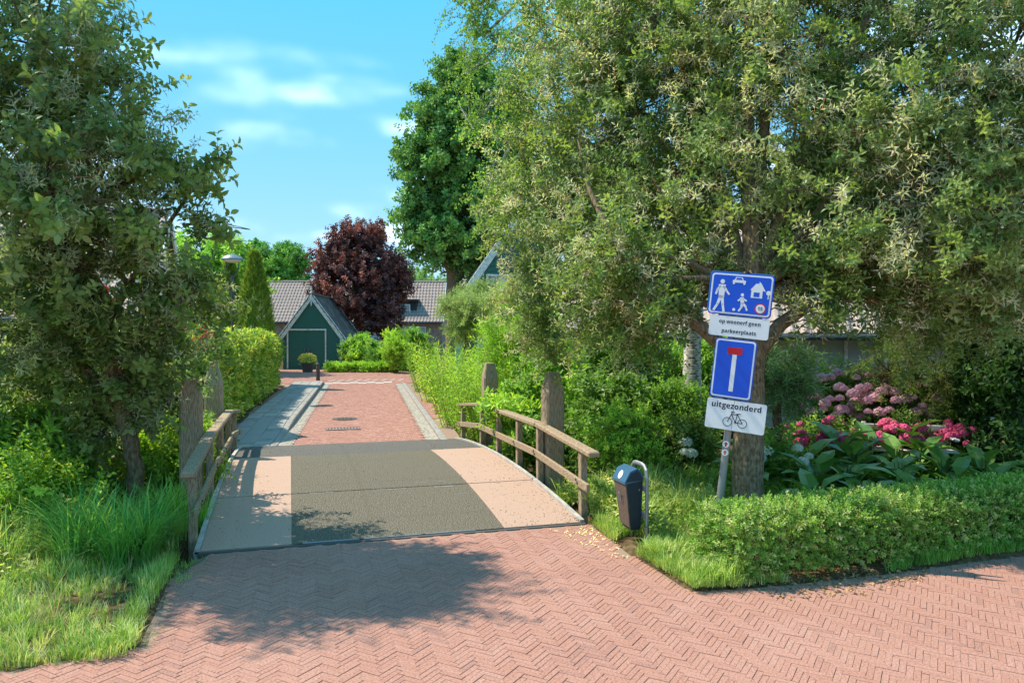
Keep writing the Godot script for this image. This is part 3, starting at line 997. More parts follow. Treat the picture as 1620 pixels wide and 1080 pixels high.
func make_bin():
	var t = thing("litter_bin", "dark litter bin with brown front and blue lid on a bent steel frame", "bin", Vector3(3.04, 0, -6.42))
	t.scale = Vector3(.72, .98, .84)
	# front faces -x; body tapers towards the ground
	var st = newst()
	var ring = func(y, x0, x1, z): return [Vector3(x0, y, -z), Vector3(x1, y, -z), Vector3(x1, y, z), Vector3(x0, y, z)]
	var rs = [ring.call(.16, -.07, .055, .105), ring.call(.2, -.085, .06, .115), ring.call(.6, -.165, .065, .15), ring.call(.63, -.165, .065, .152)]
	for i in rs.size() - 1:
		for k in 4: quad(st, rs[i][k], rs[i][(k + 1) % 4], rs[i + 1][(k + 1) % 4], rs[i + 1][k])
	quad(st, rs[0][3], rs[0][2], rs[0][1], rs[0][0])
	quad(st, rs[3][0], rs[3][1], rs[3][2], rs[3][3])
	part("body", st.commit(), M.bin_dark, t)
	st = newst()
	var a = [Vector3(-.098, .19, -.118), Vector3(-.098, .19, .118), Vector3(-.176, .6, .155), Vector3(-.176, .6, -.155)]
	var off = Vector3(.014, 0, 0)
	quad(st, a[0], a[1], a[2], a[3])
	for k in 4: quad(st, a[k], a[(k + 1) % 4], a[(k + 1) % 4] + off, a[k] + off)
	quad(st, a[3] + off, a[2] + off, a[1] + off, a[0] + off)
	var fp = part("front_panel", st.commit(), M.bin_brown, t, "brown front panel with a small handle")
	st = newst()
	tube(st, [Vector3(-.152, .42, -.02), Vector3(-.165, .42, -.02), Vector3(-.178, .5, -.02), Vector3(-.178, .5, .02), Vector3(-.165, .42, .02), Vector3(-.152, .42, .02)], .006, 6)
	part("handle", st.commit(), M.galvanised, fp)
	# lid: a sloping hood over the opening
	st = newst()
	var prof = PackedVector2Array([Vector2(-.19, .6), Vector2(-.19, .62), Vector2(-.12, .715), Vector2(-.02, .745), Vector2(.03, .72), Vector2(.07, .66), Vector2(.07, .63)])
	prism(st, prof, -.165, .165)
	var lid = part("lid", st.commit(), M.bin_lid, t)
	st = newst()
	prism(st, PackedVector2Array([Vector2(-.17, .625), Vector2(-.105, .7), Vector2(-.02, .728), Vector2(.02, .705), Vector2(.055, .65), Vector2(.055, .63)]), .1652, .169)
	part("end_panel", st.commit(), M.bin_dark, lid)
	st = newst()
	var n = Vector3(-.095, .07, 0).normalized()
	var bas = Basis(Vector3.BACK, n.cross(Vector3.BACK) * -1.0, n)
	prism(st, disc(.045, 0, 0, 20), 0, .003, Transform3D(bas, Vector3(-.155, .6685, -.01)))
	part("sticker", st.commit(), M.sign_white, lid)
	st = newst()
	lathe(st, [Vector2(0, .004), Vector2(.009, .003), Vector2(.011, 0)], 10, Transform3D(Basis(Vector3.RIGHT, PI / 2), Vector3(.02, .54, .148)))
	part("lock", st.commit(), M.lamp_top, t)
	# bent tube frame behind the bin
	st = newst()
	var pts = [Vector3(.1, -.2, .19), Vector3(.1, .66, .19), Vector3(.1, .72, .175), Vector3(.1, .755, .13), Vector3(.1, .765, .07), Vector3(.1, .765, -.07), Vector3(.1, .755, -.13), Vector3(.1, .72, -.175), Vector3(.1, .66, -.19), Vector3(.1, -.2, -.19)]
	tube(st, pts, .022, 10)
	part("frame", st.commit(), M.galvanised, t)
	st = newst()
	for y in [.3, .55]: box(st, Vector3(.04, .04, .36), at(Vector3(.085, y, 0)))
	part("bracket", st.commit(), M.galvanised, t)

func make_lamp():
	var t = thing("street_lamp", "slim grey street lamp with a flat round shade above the left hedge", "street lamp", Vector3(-1.5, 0, -21.9))
	var st = newst()
	tube(st, [Vector3(0, -.3, 0), Vector3(0, 1.2, 0), Vector3(0, 1.25, 0), Vector3(0, 3.45, 0)], [.07, .07, .05, .042], 12)
	part("pole", st.commit(), M.lamp_grey, t)
	for s in [-1, 1]:
		st = newst()
		tube(st, [Vector3(0, 3.3, 0), Vector3(s * .05, 3.45, 0), Vector3(s * .14, 3.6, 0), Vector3(s * .17, 3.84, 0)], .014, 6)
		part("arm", st.commit(), M.lamp_grey, t)
	st = newst()
	lathe(st, [Vector2(0, 4.02), Vector2(.1, 4.01), Vector2(.2, 3.97), Vector2(.29, 3.9), Vector2(.3, 3.87), Vector2(.28, 3.86)], 24)
	part("shade", st.commit(), M.lamp_top, t)
	st = newst()
	lathe(st, [Vector2(.24, 3.87), Vector2(.2, 3.82), Vector2(.1, 3.79), Vector2(0, 3.785)], 20)
	part("bowl", st.commit(), M.lamp_bowl, t)

func make_bollard_and_pot():
	var t = thing("bollard", "dark wooden bollard at the end of the grey pavement", "bollard", Vector3(1.02, 0, -30.3))
	var st = newst()
	lathe(st, [Vector2(.075, -.2), Vector2(.075, .5), Vector2(.06, .52), Vector2(.06, .55), Vector2(.075, .57), Vector2(.07, .64), Vector2(.04, .68), Vector2(0, .69)], 14)
	part("shaft", st.commit(), M.pot, t)
	t = thing("flower_pot", "brown pot with a dome of yellow flowers before the green shed", "flower pot", Vector3(.76, 0, -36.4))
	st = newst()
	lathe(st, [Vector2(0, .02), Vector2(.2, .02), Vector2(.22, 0), Vector2(.3, .36), Vector2(.34, .38), Vector2(.34, .44), Vector2(.29, .44), Vector2(.27, .36), Vector2(0, .36)], 20)
	part("pot", st.commit(), M.pot, t)
	crown(t, [[0, .52, 0, .34], [-.18, .5, 0, .25], [.18, .5, .05, .25]], 60, S.small, M.leaf, [Color(.08, .14, .02), Color(.16, .2, .03)], [.7, 1.1], .1, 1, .1)
	for i in 34:
		var d = rdir()
		if d.y < -.1: d.y = -d.y
		var h = part("flower_head", S.head_yellow, M.petal, t)
		h.position = Vector3(d.x * .42, .55 + d.y * .3, d.z * .42)

# ---------------------------------------------------------------- buildings
# horizontal weatherboards over a gable, each board a part; skip: [x0, x1, y1] an opening in the middle
func gable_boards(t, half, eave, ridge, bh, z, m, skip = null, called = "board"):
	var y = 0.0
	while y < ridge - .05:
		var w = half if y + bh < eave else half * max(.02, (ridge - y - bh * .5) / (ridge - eave))
		var spans = [[-w, w]]
		if skip != null and y < skip[2] - .02: spans = [[-w, skip[0]], [skip[1], w]]
		for s in spans:
			if s[1] - s[0] < .06: continue
			var st = newst()
			# each board leans out a little at its foot, so that it laps the one below
			var zz = [z, z + .006, z + .026]
			var v = [Vector3(s[0], y, zz[0]), Vector3(s[1], y, zz[0]), Vector3(s[1], y, zz[2]), Vector3(s[0], y, zz[2]), Vector3(s[0], y + bh, zz[0]), Vector3(s[1], y + bh, zz[0]), Vector3(s[1], y + bh, zz[1]), Vector3(s[0], y + bh, zz[1])]
			quad(st, v[3], v[2], v[6], v[7]); quad(st, v[0], v[1], v[2], v[3]); quad(st, v[4], v[7], v[6], v[5]); quad(st, v[0], v[3], v[7], v[4]); quad(st, v[1], v[5], v[6], v[2])
			part(called, st.commit(), m, t)
		y += bh

# curved tiles over a slope: o = eave corner, u = along the eave, v = up the slope
func tiled_roof(t, o, u, v, cols, rows, m, n_parts, called = "roof_tile"):
	var ul = u.normalized()
	var vl = v.normalized()
	var n = ul.cross(vl).normalized()
	if n.y < 0: n = -n
	var w = u.length() / cols
	var l = v.length() / rows
	var make = func(st, p):
		var pr = [[0.0, .005], [.2, .045], [.42, .05], [.6, .012], [.85, .0], [1.0, .008]]
		for i in pr.size() - 1:
			var a = p + ul * w * pr[i][0] + n * (pr[i][1] + .03)
			var b = p + ul * w * pr[i + 1][0] + n * (pr[i + 1][1] + .03)
			var a2 = p + ul * w * pr[i][0] + n * pr[i][1] + vl * l * 1.06
			var b2 = p + ul * w * pr[i + 1][0] + n * pr[i + 1][1] + vl * l * 1.06
			quad(st, a, b, b2, a2)
			quad(st, a - n * .02, b - n * .02, b, a)
	var one = newst()
	make.call(one, Vector3.ZERO)
	var tile = one.commit()
	var rest = newst()
	var k = 0
	for c in cols:
		for r in rows:
			var p = o + u * (float(c) / cols) + v * (float(r) / rows)
			if k < n_parts: part(called, tile, m, t).position = p
			else: make.call(rest, p)
			k += 1
	if k > n_parts: stuff(part(called + "s", rest.commit(), m, t))

func window(t, p, w, h, mframe, bars = 1, basis = Basis.IDENTITY, called = "window"):
	var o := Node3D.new()
	o.name = called
	t.add_child(o, true)
	o.transform = Transform3D(basis, p)
	var st = newst()
	var fw = .07
	box(st, Vector3(w, fw, .09), at(Vector3(0, h / 2 - fw / 2, .02)), .006)
	box(st, Vector3(w, fw, .09), at(Vector3(0, -h / 2 + fw / 2, .02)), .006)
	box(st, Vector3(fw, h - 2 * fw, .09), at(Vector3(-w / 2 + fw / 2, 0, .02)), .006)
	box(st, Vector3(fw, h - 2 * fw, .09), at(Vector3(w / 2 - fw / 2, 0, .02)), .006)
	for b in bars:
		box(st, Vector3(.06, h - 2 * fw, .08), at(Vector3(-w / 2 + w * (b + 1.0) / (bars + 1.0), 0, .015)), .005)
	part("frame", st.commit(), mframe, o)
	for b in bars + 1:
		var pw = w / (bars + 1.0)
		var g = part("pane", bx(Vector3(pw - .04, h - .1, .008)), M.glass, o)
		g.position = Vector3(-w / 2 + pw * (b + .5), 0, .0)
	part("sill", bx(Vector3(w + .1, .05, .16), .008), M.white_paint, o).position = Vector3(0, -h / 2 - .026, .06)
	part("curtain", bx(Vector3(w - .1, h - .1, .006)), M.curtain, o).position = Vector3(0, 0, -.011)

func make_shed():
	var t = thing("garden_shed", "small dark green weatherboard shed with white gable trim and slate roof", "shed", Vector3(1.03, 0, -39.3), deg_to_rad(-12.5))
	var half = 1.42
	var eave = 1.75
	var ridge = 3.68
	var len = 6.0
	var st = newst()
	prism(st, PackedVector2Array([Vector2(-half + .02, -.1), Vector2(half - .02, -.1), Vector2(half - .02, eave), Vector2(0, ridge - .05), Vector2(-half + .02, eave)]), -len, -.01)
	part("wall", st.commit(), M.green_board, t)
	gable_boards(t, half, eave, ridge, .135, 0.0, M.green_board, [-1.22, .72, 1.93])
	# side boards on the right
	for i in 13:
		st = newst()
		box(st, Vector3(.02, .13, len - .02), Transform3D(Basis(Vector3.BACK, .09), Vector3(half + .005, .07 + i * .135, -len / 2)))
		part("side_board", st.commit(), M.green_board, t)
	# double door
	for s in 2:
		var x0 = -1.16 + s * .91
		var door := Node3D.new()
		door.name = "door"
		t.add_child(door, true)
		door.position = Vector3(x0 + .45, 0, 0)
		for i in 14:
			st = newst()
			box(st, Vector3(.885, .125, .02), Transform3D(Basis(Vector3.RIGHT, -.09), Vector3(0, .09 + i * .131, -.005)), .003)
			part("door_board", st.commit(), M.green_board, door)
		st = newst()
		box(st, Vector3(.03, .2, .05), at(Vector3(.36 if s == 0 else -.36, .95, .045)), .008)
		part("handle", st.commit(), M.lamp_top, door)
	for e in [[-1.19, .96, .07, 1.92], [.69, .96, .07, 1.92]]:
		part("door_frame", bx(Vector3(e[2], e[3], .07), .006), M.white_paint, t).position = Vector3(e[0], e[1], .03)
	part("door_frame", bx(Vector3(1.95, .08, .072), .006), M.white_paint, t).position = Vector3(-.25, 1.96, .03)
	# roof: slates in courses, both slopes
	var sl = Vector2(half + .22, -(ridge - eave) * (half + .22) / half)
	var L = sl.length()
	var rows = 10
	for side in [-1, 1]:
		var d = Vector3(side * sl.x, sl.y, 0) / L
		var nrm = Vector3(side * -sl.y, sl.x, 0).normalized()
		for r in rows:
			for c in 11:
				st = newst()
				var w = (len + .3) / 11.0
				var p = Vector3(0, ridge + .02, .12) + d * (L * (r + .5) / rows) + Vector3(0, 0, -w * (c + .5 if r % 2 == 0 else c + .45)) + nrm * (.022 + rr(0, .004))
				var b = Basis(d, nrm, d.cross(nrm))
				box(st, Vector3(L / rows * 1.12, .035, w * .985), Transform3D(b * Basis(Vector3.BACK, -side * .13), p))
				part("slate", st.commit(), pick([M.slate, M.slate, M.slate_worn]), t)
	st = newst()
	bar(st, Vector3(0, ridge + .07, .14), Vector3(0, ridge + .07, -len - .1), .2, .06, .015)
	part("ridge_cap", st.commit(), M.slate_worn, t)
	# white barge boards, finials and trim
	for z in [.09, -len - .08]:
		for side in [-1, 1]:
			st = newst()
			bar(st, Vector3(side * .02, ridge - .06, z), Vector3(side * (half + .27), ridge - .06 + sl.y * (half + .27) / (half + .22), z), .24, .05, .008, Vector3.BACK)
			part("barge_board", st.commit(), M.white_paint, t)
		st = newst()
		lathe(st, [Vector2(.05, 0), Vector2(.06, .12), Vector2(.03, .16), Vector2(.045, .26), Vector2(.015, .42), Vector2(0, .45)], 10, at(Vector3(0, ridge + .03, z)))
		lathe(st, [Vector2(0, -.6), Vector2(.03, -.52), Vector2(.05, -.42), Vector2(.03, -.34), Vector2(.055, -.22), Vector2(.05, 0)], 10, at(Vector3(0, ridge + .03, z + .03)))
		part("finial", st.commit(), M.white_paint, t)
	part("corner_board", bx(Vector3(.07, 1.7, .07), .006), M.white_paint, t).position = Vector3(half + .01, .87, .02)
	part("plinth", bx(Vector3(.62, .3, .12), .01), M.white_paint, t).position = Vector3(1.08, .13, .06)

func gable_house(t, half, len, eave, ridge, wallm, roofm, cols, rows, n_parts, over = .25):
	# ridge along x; length len from x = 0 to -len; gable ends at x = 0 and -len
	var st = newst()
	var bas = Basis(Vector3(0, 0, 1), Vector3.UP, Vector3(-1, 0, 0))
	prism(st, PackedVector2Array([Vector2(-half, -.1), Vector2(half, -.1), Vector2(half, eave), Vector2(0, ridge - .08), Vector2(-half, eave)]), 0, len, Transform3D(bas, Vector3.ZERO))
	part("wall", st.commit(), wallm, t)
	var k = (ridge - eave) / half
	for s in [1, -1]:
		var o = Vector3(.12, eave - over * k, s * (half + over))
		var v = Vector3(0, (half + over) * k, -s * (half + over))
		tiled_roof(t, o, Vector3(-len - .24, 0, 0), v, cols, rows, roofm, n_parts if s == 1 else 0)
		for x in [.14, -len - .14]:
			st = newst()
			bar(st, Vector3(x, eave - over * k - .06, s * (half + over)), Vector3(x, ridge - .06, 0), .04, .2, .006)
			part("barge_board", st.commit(), M.white_paint, t)
		st = newst()
		tube(st, [Vector3(.1, eave - over * k - .05, s * (half + over + .06)), Vector3(-len - .1, eave - over * k - .05, s * (half + over + .06))], .06, 8)
		part("gutter", st.commit(), M.lamp_grey, t)
	st = newst()
	tube(st, [Vector3(.14, ridge + .02, 0), Vector3(-len - .14, ridge + .02, 0)], .11, 8)
	part("ridge_tiles", st.commit(), roofm, t)

func make_houses():
	# left house: its gable end throws the pointed shadow on the pavement
	var t = thing("tiled_house", "low house with pale grey-pink tiled roof behind the left tree", "house", Vector3(-2.4, 0, -16.3))
	gable_house(t, 2.1, 10.0, 2.4, 4.25, M.wall_white, M.roof_pink, 40, 9, 270)
	for x in [-2.2, -5.0, -7.8]: window(t, Vector3(x, 1.35, 2.12), 1.3, 1.1, M.white_paint, 1)
	# right house
	t = thing("garden_house", "single-storey house with white walls and tiled roof behind the right garden", "house", Vector3(16.4, 0, -12.05), deg_to_rad(-30.5))
	gable_house(t, 2.6, 11.0, 2.25, 4.6, M.wall_white, M.roof_pink, 44, 11, 250, .4)
	window(t, Vector3(-5.3, 1.25, 2.62), 1.5, 1.35, M.white_paint, 1)
	window(t, Vector3(-1.6, 1.25, 2.62), 1.5, 1.35, M.white_paint, 1)
	window(t, Vector3(-8.6, 1.2, 2.62), 1.0, 1.25, M.white_paint, 0)
	var st = newst()
	for i in 5: box(st, Vector3(1.4, .07, .02), Transform3D(Basis(Vector3.RIGHT, .5), Vector3(-5.3, 1.86 - i * .09, 2.56)))
	part("blind", st.commit(), M.white_paint, t)
	part("down_pipe", bx(Vector3(.07, 2.1, .07), .02), M.white_paint, t).position = Vector3(-3.1, 1.05, 2.68)
	# far house behind the shed
	t = thing("far_house", "long house with grey ribbed tile roof behind the shed and copper tree", "house", Vector3(12.0, 0, -60.5), deg_to_rad(-14))
	gable_house(t, 4.2, 14.0, 2.7, 5.75, M.wall_brick, M.roof_tile, 58, 13, 0)
	var dm := Node3D.new()
	dm.name = "dormer"
	t.add_child(dm)
	dm.position = Vector3(-3.3, 3.35, 3.2)
	part("dormer_body", bx(Vector3(2.6, 1.5, 2.2)), M.dark_frame, dm).position = Vector3(0, 0, -1.0)
	part("dormer_roof", bx(Vector3(3.0, .16, 2.7), .02), M.dark_frame, dm).position = Vector3(0, .83, -.9)
	window(dm, Vector3(-.1, .0, .2), 1.9, 1.05, M.white_paint, 1)
	for x in [-2.0, -5.5, -9.0]: window(t, Vector3(x, 1.5, 4.22), 1.6, 1.3, M.white_paint, 1)
	# green gabled house beside the tall maple
	t = thing("green_gabled_house", "dark green weatherboarded gable with white edge behind the tall maple", "house", Vector3(7.75, 0, -25.2), deg_to_rad(-8))
	var half = 2.1
	st = newst()
	prism(st, PackedVector2Array([Vector2(-half, -.1), Vector2(half, -.1), Vector2(half, 3.0), Vector2(0, 6.0), Vector2(-half, 3.0)]), -7, 0)
	part("wall", st.commit(), M.green_board, t)
	gable_boards(t, half, 3.0, 6.05, .19, .01, M.green_board)
	for s in [-1, 1]:
		st = newst()
		bar(st, Vector3(0, 6.1, .1), Vector3(s * (half + .25), 3.0 - .25 * 1.45 + .08, .1), .24, .06, .008, Vector3.BACK)
		part("barge_board", st.commit(), M.white_paint, t)
		tiled_roof(t, Vector3(s * (half + .22), 2.72, -.0), Vector3(0, 0, -7.1), Vector3(-s * (half + .22), 3.36, 0), 30, 13, M.roof_tile, 0)
	window(t, Vector3(-.72, 3.3, .06), 1.1, 1.15, M.white_paint, 1)
	window(t, Vector3(-.9, 1.2, .06), 1.4, 1.2, M.white_paint, 1)

func make_bench():
	var t = thing("garden_bench", "white slatted garden bench half hidden by pink hydrangeas", "bench", Vector3(7.69, 0.12, -7.96), deg_to_rad(-30))
	t.position.y = 0
	for i in 3:
		part("back_slat", bx(Vector3(1.1, .075, .022), .006), M.white_paint, t).position = Vector3(0, .5 + i * .1, -.2)
		part("seat_slat", bx(Vector3(1.1, .025, .1), .006), M.white_paint, t).position = Vector3(0, .44, -.1 + i * .12)
	for s in [-1, 1]:
		part("rear_leg", bx(Vector3(.05, .78, .05), .006), M.white_paint, t).position = Vector3(s * .5, .37, -.24)
		part("front_leg", bx(Vector3(.05, .44, .05), .006), M.white_paint, t).position = Vector3(s * .5, .2, .17)
		part("armrest", bx(Vector3(.06, .03, .46), .008), M.white_paint, t).position = Vector3(s * .5, .6, -.0)

# grit, crumbs of soil and bits of leaf that lie on the deck
func deck_litter(t):
	var st = newst()
	leaf(st, Vector3.ZERO, Vector3(0, 0, 1), Vector3.UP, .02, .012, Color.WHITE, .3, .3, 2)
	var xs = []
	var cs = []
	for i in 900:
		var x = rr(-.75, 2.82)
		var f = rr(7.3, 13.2)
		if i < 420:
			x = 2.84 - pow(rr(0, 1), 2.0) * .8
			f = 7.28 + pow(rr(0, 1), 1.6) * 3.0
		elif i < 560: x = -.77 + pow(rr(0, 1), 2.5) * .5
		xs.append(Transform3D(Basis(Vector3.UP, rr(0, TAU)) * Basis.from_scale(Vector3.ONE * rr(.4, 1.5)), Vector3(x, deck_y(f) + .01, -f)))
		cs.append(pick([Color(.1, .07, .04), Color(.16, .12, .07), Color(.26, .22, .15)]) * rr(.7, 1.2))
	multi("litter", st.commit(), M.leaf_dull, xs, cs, t, 1.0)

func make_banner():
	var t = thing("garden_banner", "small red and blue cloth hanging from a pole behind the right tree", "flag", Vector3(5.45, 2.23, -12.58))
	var y0 = t.position.y
	t.position.y = 0
	var st = newst()
	tube(st, [Vector3(.38, 0, 0), Vector3(.38, y0 + .45, 0)], .015, 6)
	part("pole", st.commit(), M.white_paint, t)
	for c in [[0.0, .3, M.banner_red, .42], [.42, .68, M.banner_blue, .25]]:
		st = newst()
		var n = 8
		for i in n:
			for j in 5:
				var P = func(a, b):
					var x = lerp(c[0], c[1], a / float(n))
					return Vector3(x - b * .035, y0 + .28 - b / 5.0 * c[3] - abs(x - .38) * .35 + (.03 * sin(a * 1.3)), .04 * sin(a * 1.7 + b * .5))
				quad(st, P.call(i, j), P.call(i + 1, j), P.call(i + 1, j + 1), P.call(i, j + 1))
		part("cloth", st.commit(), c[2], t)

# ---------------------------------------------------------------- trees
func to_local_lobes(lobes, base): return lobes.map(func(L): return [L[0] - base.x, L[1] - base.y, L[2] - base.z, L[3]])

func tree(called, label, base, path, rad, lobes, per, mesh, mt, cols, sc, twig_len, along, droop, barkm, limbs = [], keep_out = null, mesh2 = null, cols2 = [], shell = .5):
	var t = thing(called, label, "tree", base)
	var st = newst()
	# uneven trunk with a root flare
	var pts = []
	var rs = []
	for i in path.size() - 1:
		for k in 5:
			pts.append(path[i].lerp(path[i + 1], k / 5.0) + Vector3(rr(-.012, .012), 0, rr(-.012, .012)))
			rs.append(lerp(float(rad[i]), float(rad[i + 1]), k / 5.0) * rr(.96, 1.05))
	pts.append(path[-1]); rs.append(rad[-1])
	rs[0] *= 1.25
	tube(st, pts, rs, 14)
	st.generate_normals()
	part("trunk", st.commit(), barkm, t)
	st = newst()
	for l in limbs: tube(st, l[0], l[1], 8)
	var loc = to_local_lobes(lobes, base)
	crown(t, loc, per, mesh, mt, cols, sc, twig_len, along, droop, st, path[-1] - Vector3(0, .15, 0), shell, keep_out)
	if mesh2: crown(t, loc, per * 1.05, mesh2, mt, cols2 if cols2 else cols, sc, twig_len, along, droop, null, path[-1], shell, keep_out)
	part("branches", st.commit(), barkm, t)
	return t

func near_sign(p):
	# the air in front of the signs stays open
	var e = Vector3(0, 2, 0)
	var d = p - e
	var depth = d.x * .2807 - d.z * .9598
	var across = d.x * .9598 + d.z * .2807
	if depth > 7.1: return false
	var px = across / depth
	var py = d.y / depth
	return px > .24 and px < .385 and py < .07 and py > -.3 or depth < 4.4
func no_front_left(p):
	var depth = p.x * .2807 - p.z * .9598
	return depth < 5.6

func make_trees():
	# whitebeam on the right
	var olive = [Color(.045, .075, .02), Color(.07, .105, .03), Color(.1, .135, .042), Color(.13, .155, .065)]
	var b = Vector3(4.36, 0, -6.55)
	var lr = [[2.97, 3.5, -9.03, 0.85], [2.82, 2.32, -9.07, 0.6], [3.27, 4.53, -8.94, 0.95], [3.58, 5.64, -8.85, 1], [3.46, 3.25, -8.16, 1], [3.89, 4.55, -8.24, 1.1], [3.01, 1.84, -8.91, 0.4], [3.41, 2.35, -7.86, 0.8], [4.23, 5.37, -7.93, 1.2], [4.26, 3.52, -7.4, 1.1], [4.7, 4.76, -7.48, 1.2], [4.81, 3.71, -6.51, 1.1], [5.38, 5.07, -6.76, 1.2], [5.3, 3.14, -5.95, 1], [5.02, 2.63, -6.03, 0.6], [5.94, 4.12, -6.08, 1.2], [5.99, 2.72, -5.75, 0.9], [6.46, 3.32, -5.61, 1.1], [6.84, 4.75, -5.81, 1.2], [6.12, 2.19, -6.02, 0.6], [6.78, 2.31, -5.83, 0.6], [5.12, 2.58, -6.63, 0.45], [3.85, 2.67, -7.21, 0.6], [6.02, 2.33, -6.57, 0.35], [3.38, 2.49, -6.72, 0.4], [3.01, 2.75, -6.94, 0.5], [3.71, 2.25, -6.63, 0.28], [4.72, 2.18, -6.02, 0.35], [3.42, 2, -7.23, 0.4], [7.74, 4, -5.55, 1.3], [7.54, 2.73, -5.4, 1], [5.04, 6.75, -7.38, 1.5], [6.34, 6.47, -6.48, 1.5], [4.08, 7.31, -9.02, 1.2], [7.62, 6.47, -6.11, 1.4]]
	tree("whitebeam_tree", "large whitebeam with grey-green leaves and thick trunk behind the signs", b, [Vector3(0, -.1, 0), Vector3(.0, .9, 0), Vector3(.02, 1.75, 0), Vector3(.08, 2.5, -.1)], [.165, .145, .14, .1], lr, 5.5, S.beam, M.leaf, olive, [.8, 1.2], .42, 5, .22, M.bark_grey,
		[[[Vector3(.0, 1.6, 0), Vector3(-.45, 2.0, -.1), Vector3(-.85, 2.35, -.35), Vector3(-1.15, 2.9, -.7), Vector3(-1.25, 3.5, -1.1), Vector3(-1.2, 4.2, -1.6)], [.075, .07, .058, .042, .026, .008]],
		[[Vector3(.02, 1.75, 0), Vector3(-.25, 2.4, -.3), Vector3(-.5, 3.1, -.7), Vector3(-.6, 4.2, -1.2)], [.07, .06, .045, .03]],
		[[Vector3(.05, 1.7, 0), Vector3(.3, 2.05, .1), Vector3(.75, 2.4, .3), Vector3(1.4, 3.1, .5), Vector3(2.0, 4.2, .5)], [.08, .07, .055, .045, .025]],
		[[Vector3(.05, 2.3, 0), Vector3(.2, 3.2, -.2), Vector3(.5, 4.6, -.4), Vector3(.8, 6.2, -.5)], [.09, .07, .05, .025]]], near_sign, S.beam2, [Color(.22, .215, .16), Color(.27, .26, .2), Color(.22, .22, .12)])
	# matching tree on the left
	b = Vector3(-1.6, -.1, -9.0)
	tree("whitebeam_tree", "leaning whitebeam with dark leaves overhanging the left verge", b, [Vector3(0, -.1, 0), Vector3(-.02, .6, 0), Vector3(-.12, 1.3, .1), Vector3(-.35, 2.3, .4), Vector3(-.5, 3.2, .6)], [.1, .09, .085, .075, .05], [[-2.23, 4.62, -7.95, 1], [-1.66, 3.62, -7.99, 0.85], [-1.13, 3.58, -7.94, 0.5], [-2.17, 3.25, -7.72, 1.1], [-1.19, 2.56, -8.16, 0.6], [-1.97, 2.44, -8.39, 0.75], [-2.66, 2.19, -8.49, 0.75], [-1.3, 2, -8.51, 0.45], [-2.21, 1.74, -8.88, 0.5], [-2.69, 6, -8.6, 0.9], [-3.16, 3.92, -8.43, 0.9], [-1.66, 1.73, -8.82, 0.5], [-2.62, 1.45, -9.31, 0.6], [-1.44, 1.5, -9.38, 0.4], [-2.1, 1.15, -9.47, 0.45], [-1.55, 1.2, -9.1, 0.4], [-1.58, 1.02, -8.9, 0.32], [-2.05, 0.82, -9.25, 0.35], [-1.28, 1.29, -9.23, 0.35], [-1.08, 1.87, -8.65, 0.35], [-1.75, 1.4, -8.85, 0.4], [-3.27, 1.11, -9.5, 0.6], [-0.97, 2.25, -8.2, 0.45], [-3.91, 6.92, -8.65, 0.85], [-1.93, 4.37, -7.96, 0.7], [-0.73, 3.05, -7.92, 0.2], [-1.92, 1, -9.52, 0.5]], 4.6, S.broad, M.leaf, [Color(.045, .07, .024), Color(.07, .1, .03), Color(.1, .13, .042), Color(.14, .16, .07)], [.8, 1.2], .4, 5, .2, M.bark,
		[[[Vector3(-.1, 1.2, .1), Vector3(-.6, 1.9, .2), Vector3(-1.2, 2.5, .3), Vector3(-2.0, 3.0, .3)], [.06, .05, .03, .008]],
		[[Vector3(-.3, 2.0, .3), Vector3(.1, 2.6, .7), Vector3(.5, 3.2, .9), Vector3(.85, 3.7, 1.0)], [.045, .033, .02, .005]]], no_front_left, S.beam2, [Color(.15, .16, .12), Color(.2, .2, .15), Color(.15, .18, .08)])
	# birch with two white stems
	b = Vector3(5.62, .02, -9.85)
	tree("birch_tree", "white-barked birch with weeping twigs behind the whitebeam", b, [Vector3(0, -.1, 0), Vector3(.02, 1.3, -.05), Vector3(.25, 3.2, -.3), Vector3(.3, 6.5, -.8), Vector3(.1, 9.0, -1.2)], [.2, .13, .11, .08, .03], [[2.97, 7.42, -12.67, 0.6], [2.92, 6.33, -12.69, 0.4], [3.03, 5.47, -12.66, 0.45], [3.18, 6.98, -12.61, 0.6], [3.55, 8.28, -12.51, 1], [4.01, 6.38, -11.85, 1.2], [4.91, 8.46, -11.59, 1.5], [4.21, 4.29, -11.79, 1], [3.23, 4.38, -12.6, 0.45], [5.28, 4.24, -11.17, 1]], 5, S.birch, M.leaf, [Color(.06, .1, .02), Color(.09, .15, .03), Color(.13, .2, .04)], [.9, 1.4], .6, 4, .9, M.birch_bark,
		[[[Vector3(.05, .1, .05), Vector3(.28, .7, .05), Vector3(.55, 1.4, .0), Vector3(.9, 2.6, -.1), Vector3(1.2, 4.6, -.3)], [.12, .1, .085, .07, .04]]])
	# tall maple beside the far street
	b = Vector3(6.2, 0, -29.5)
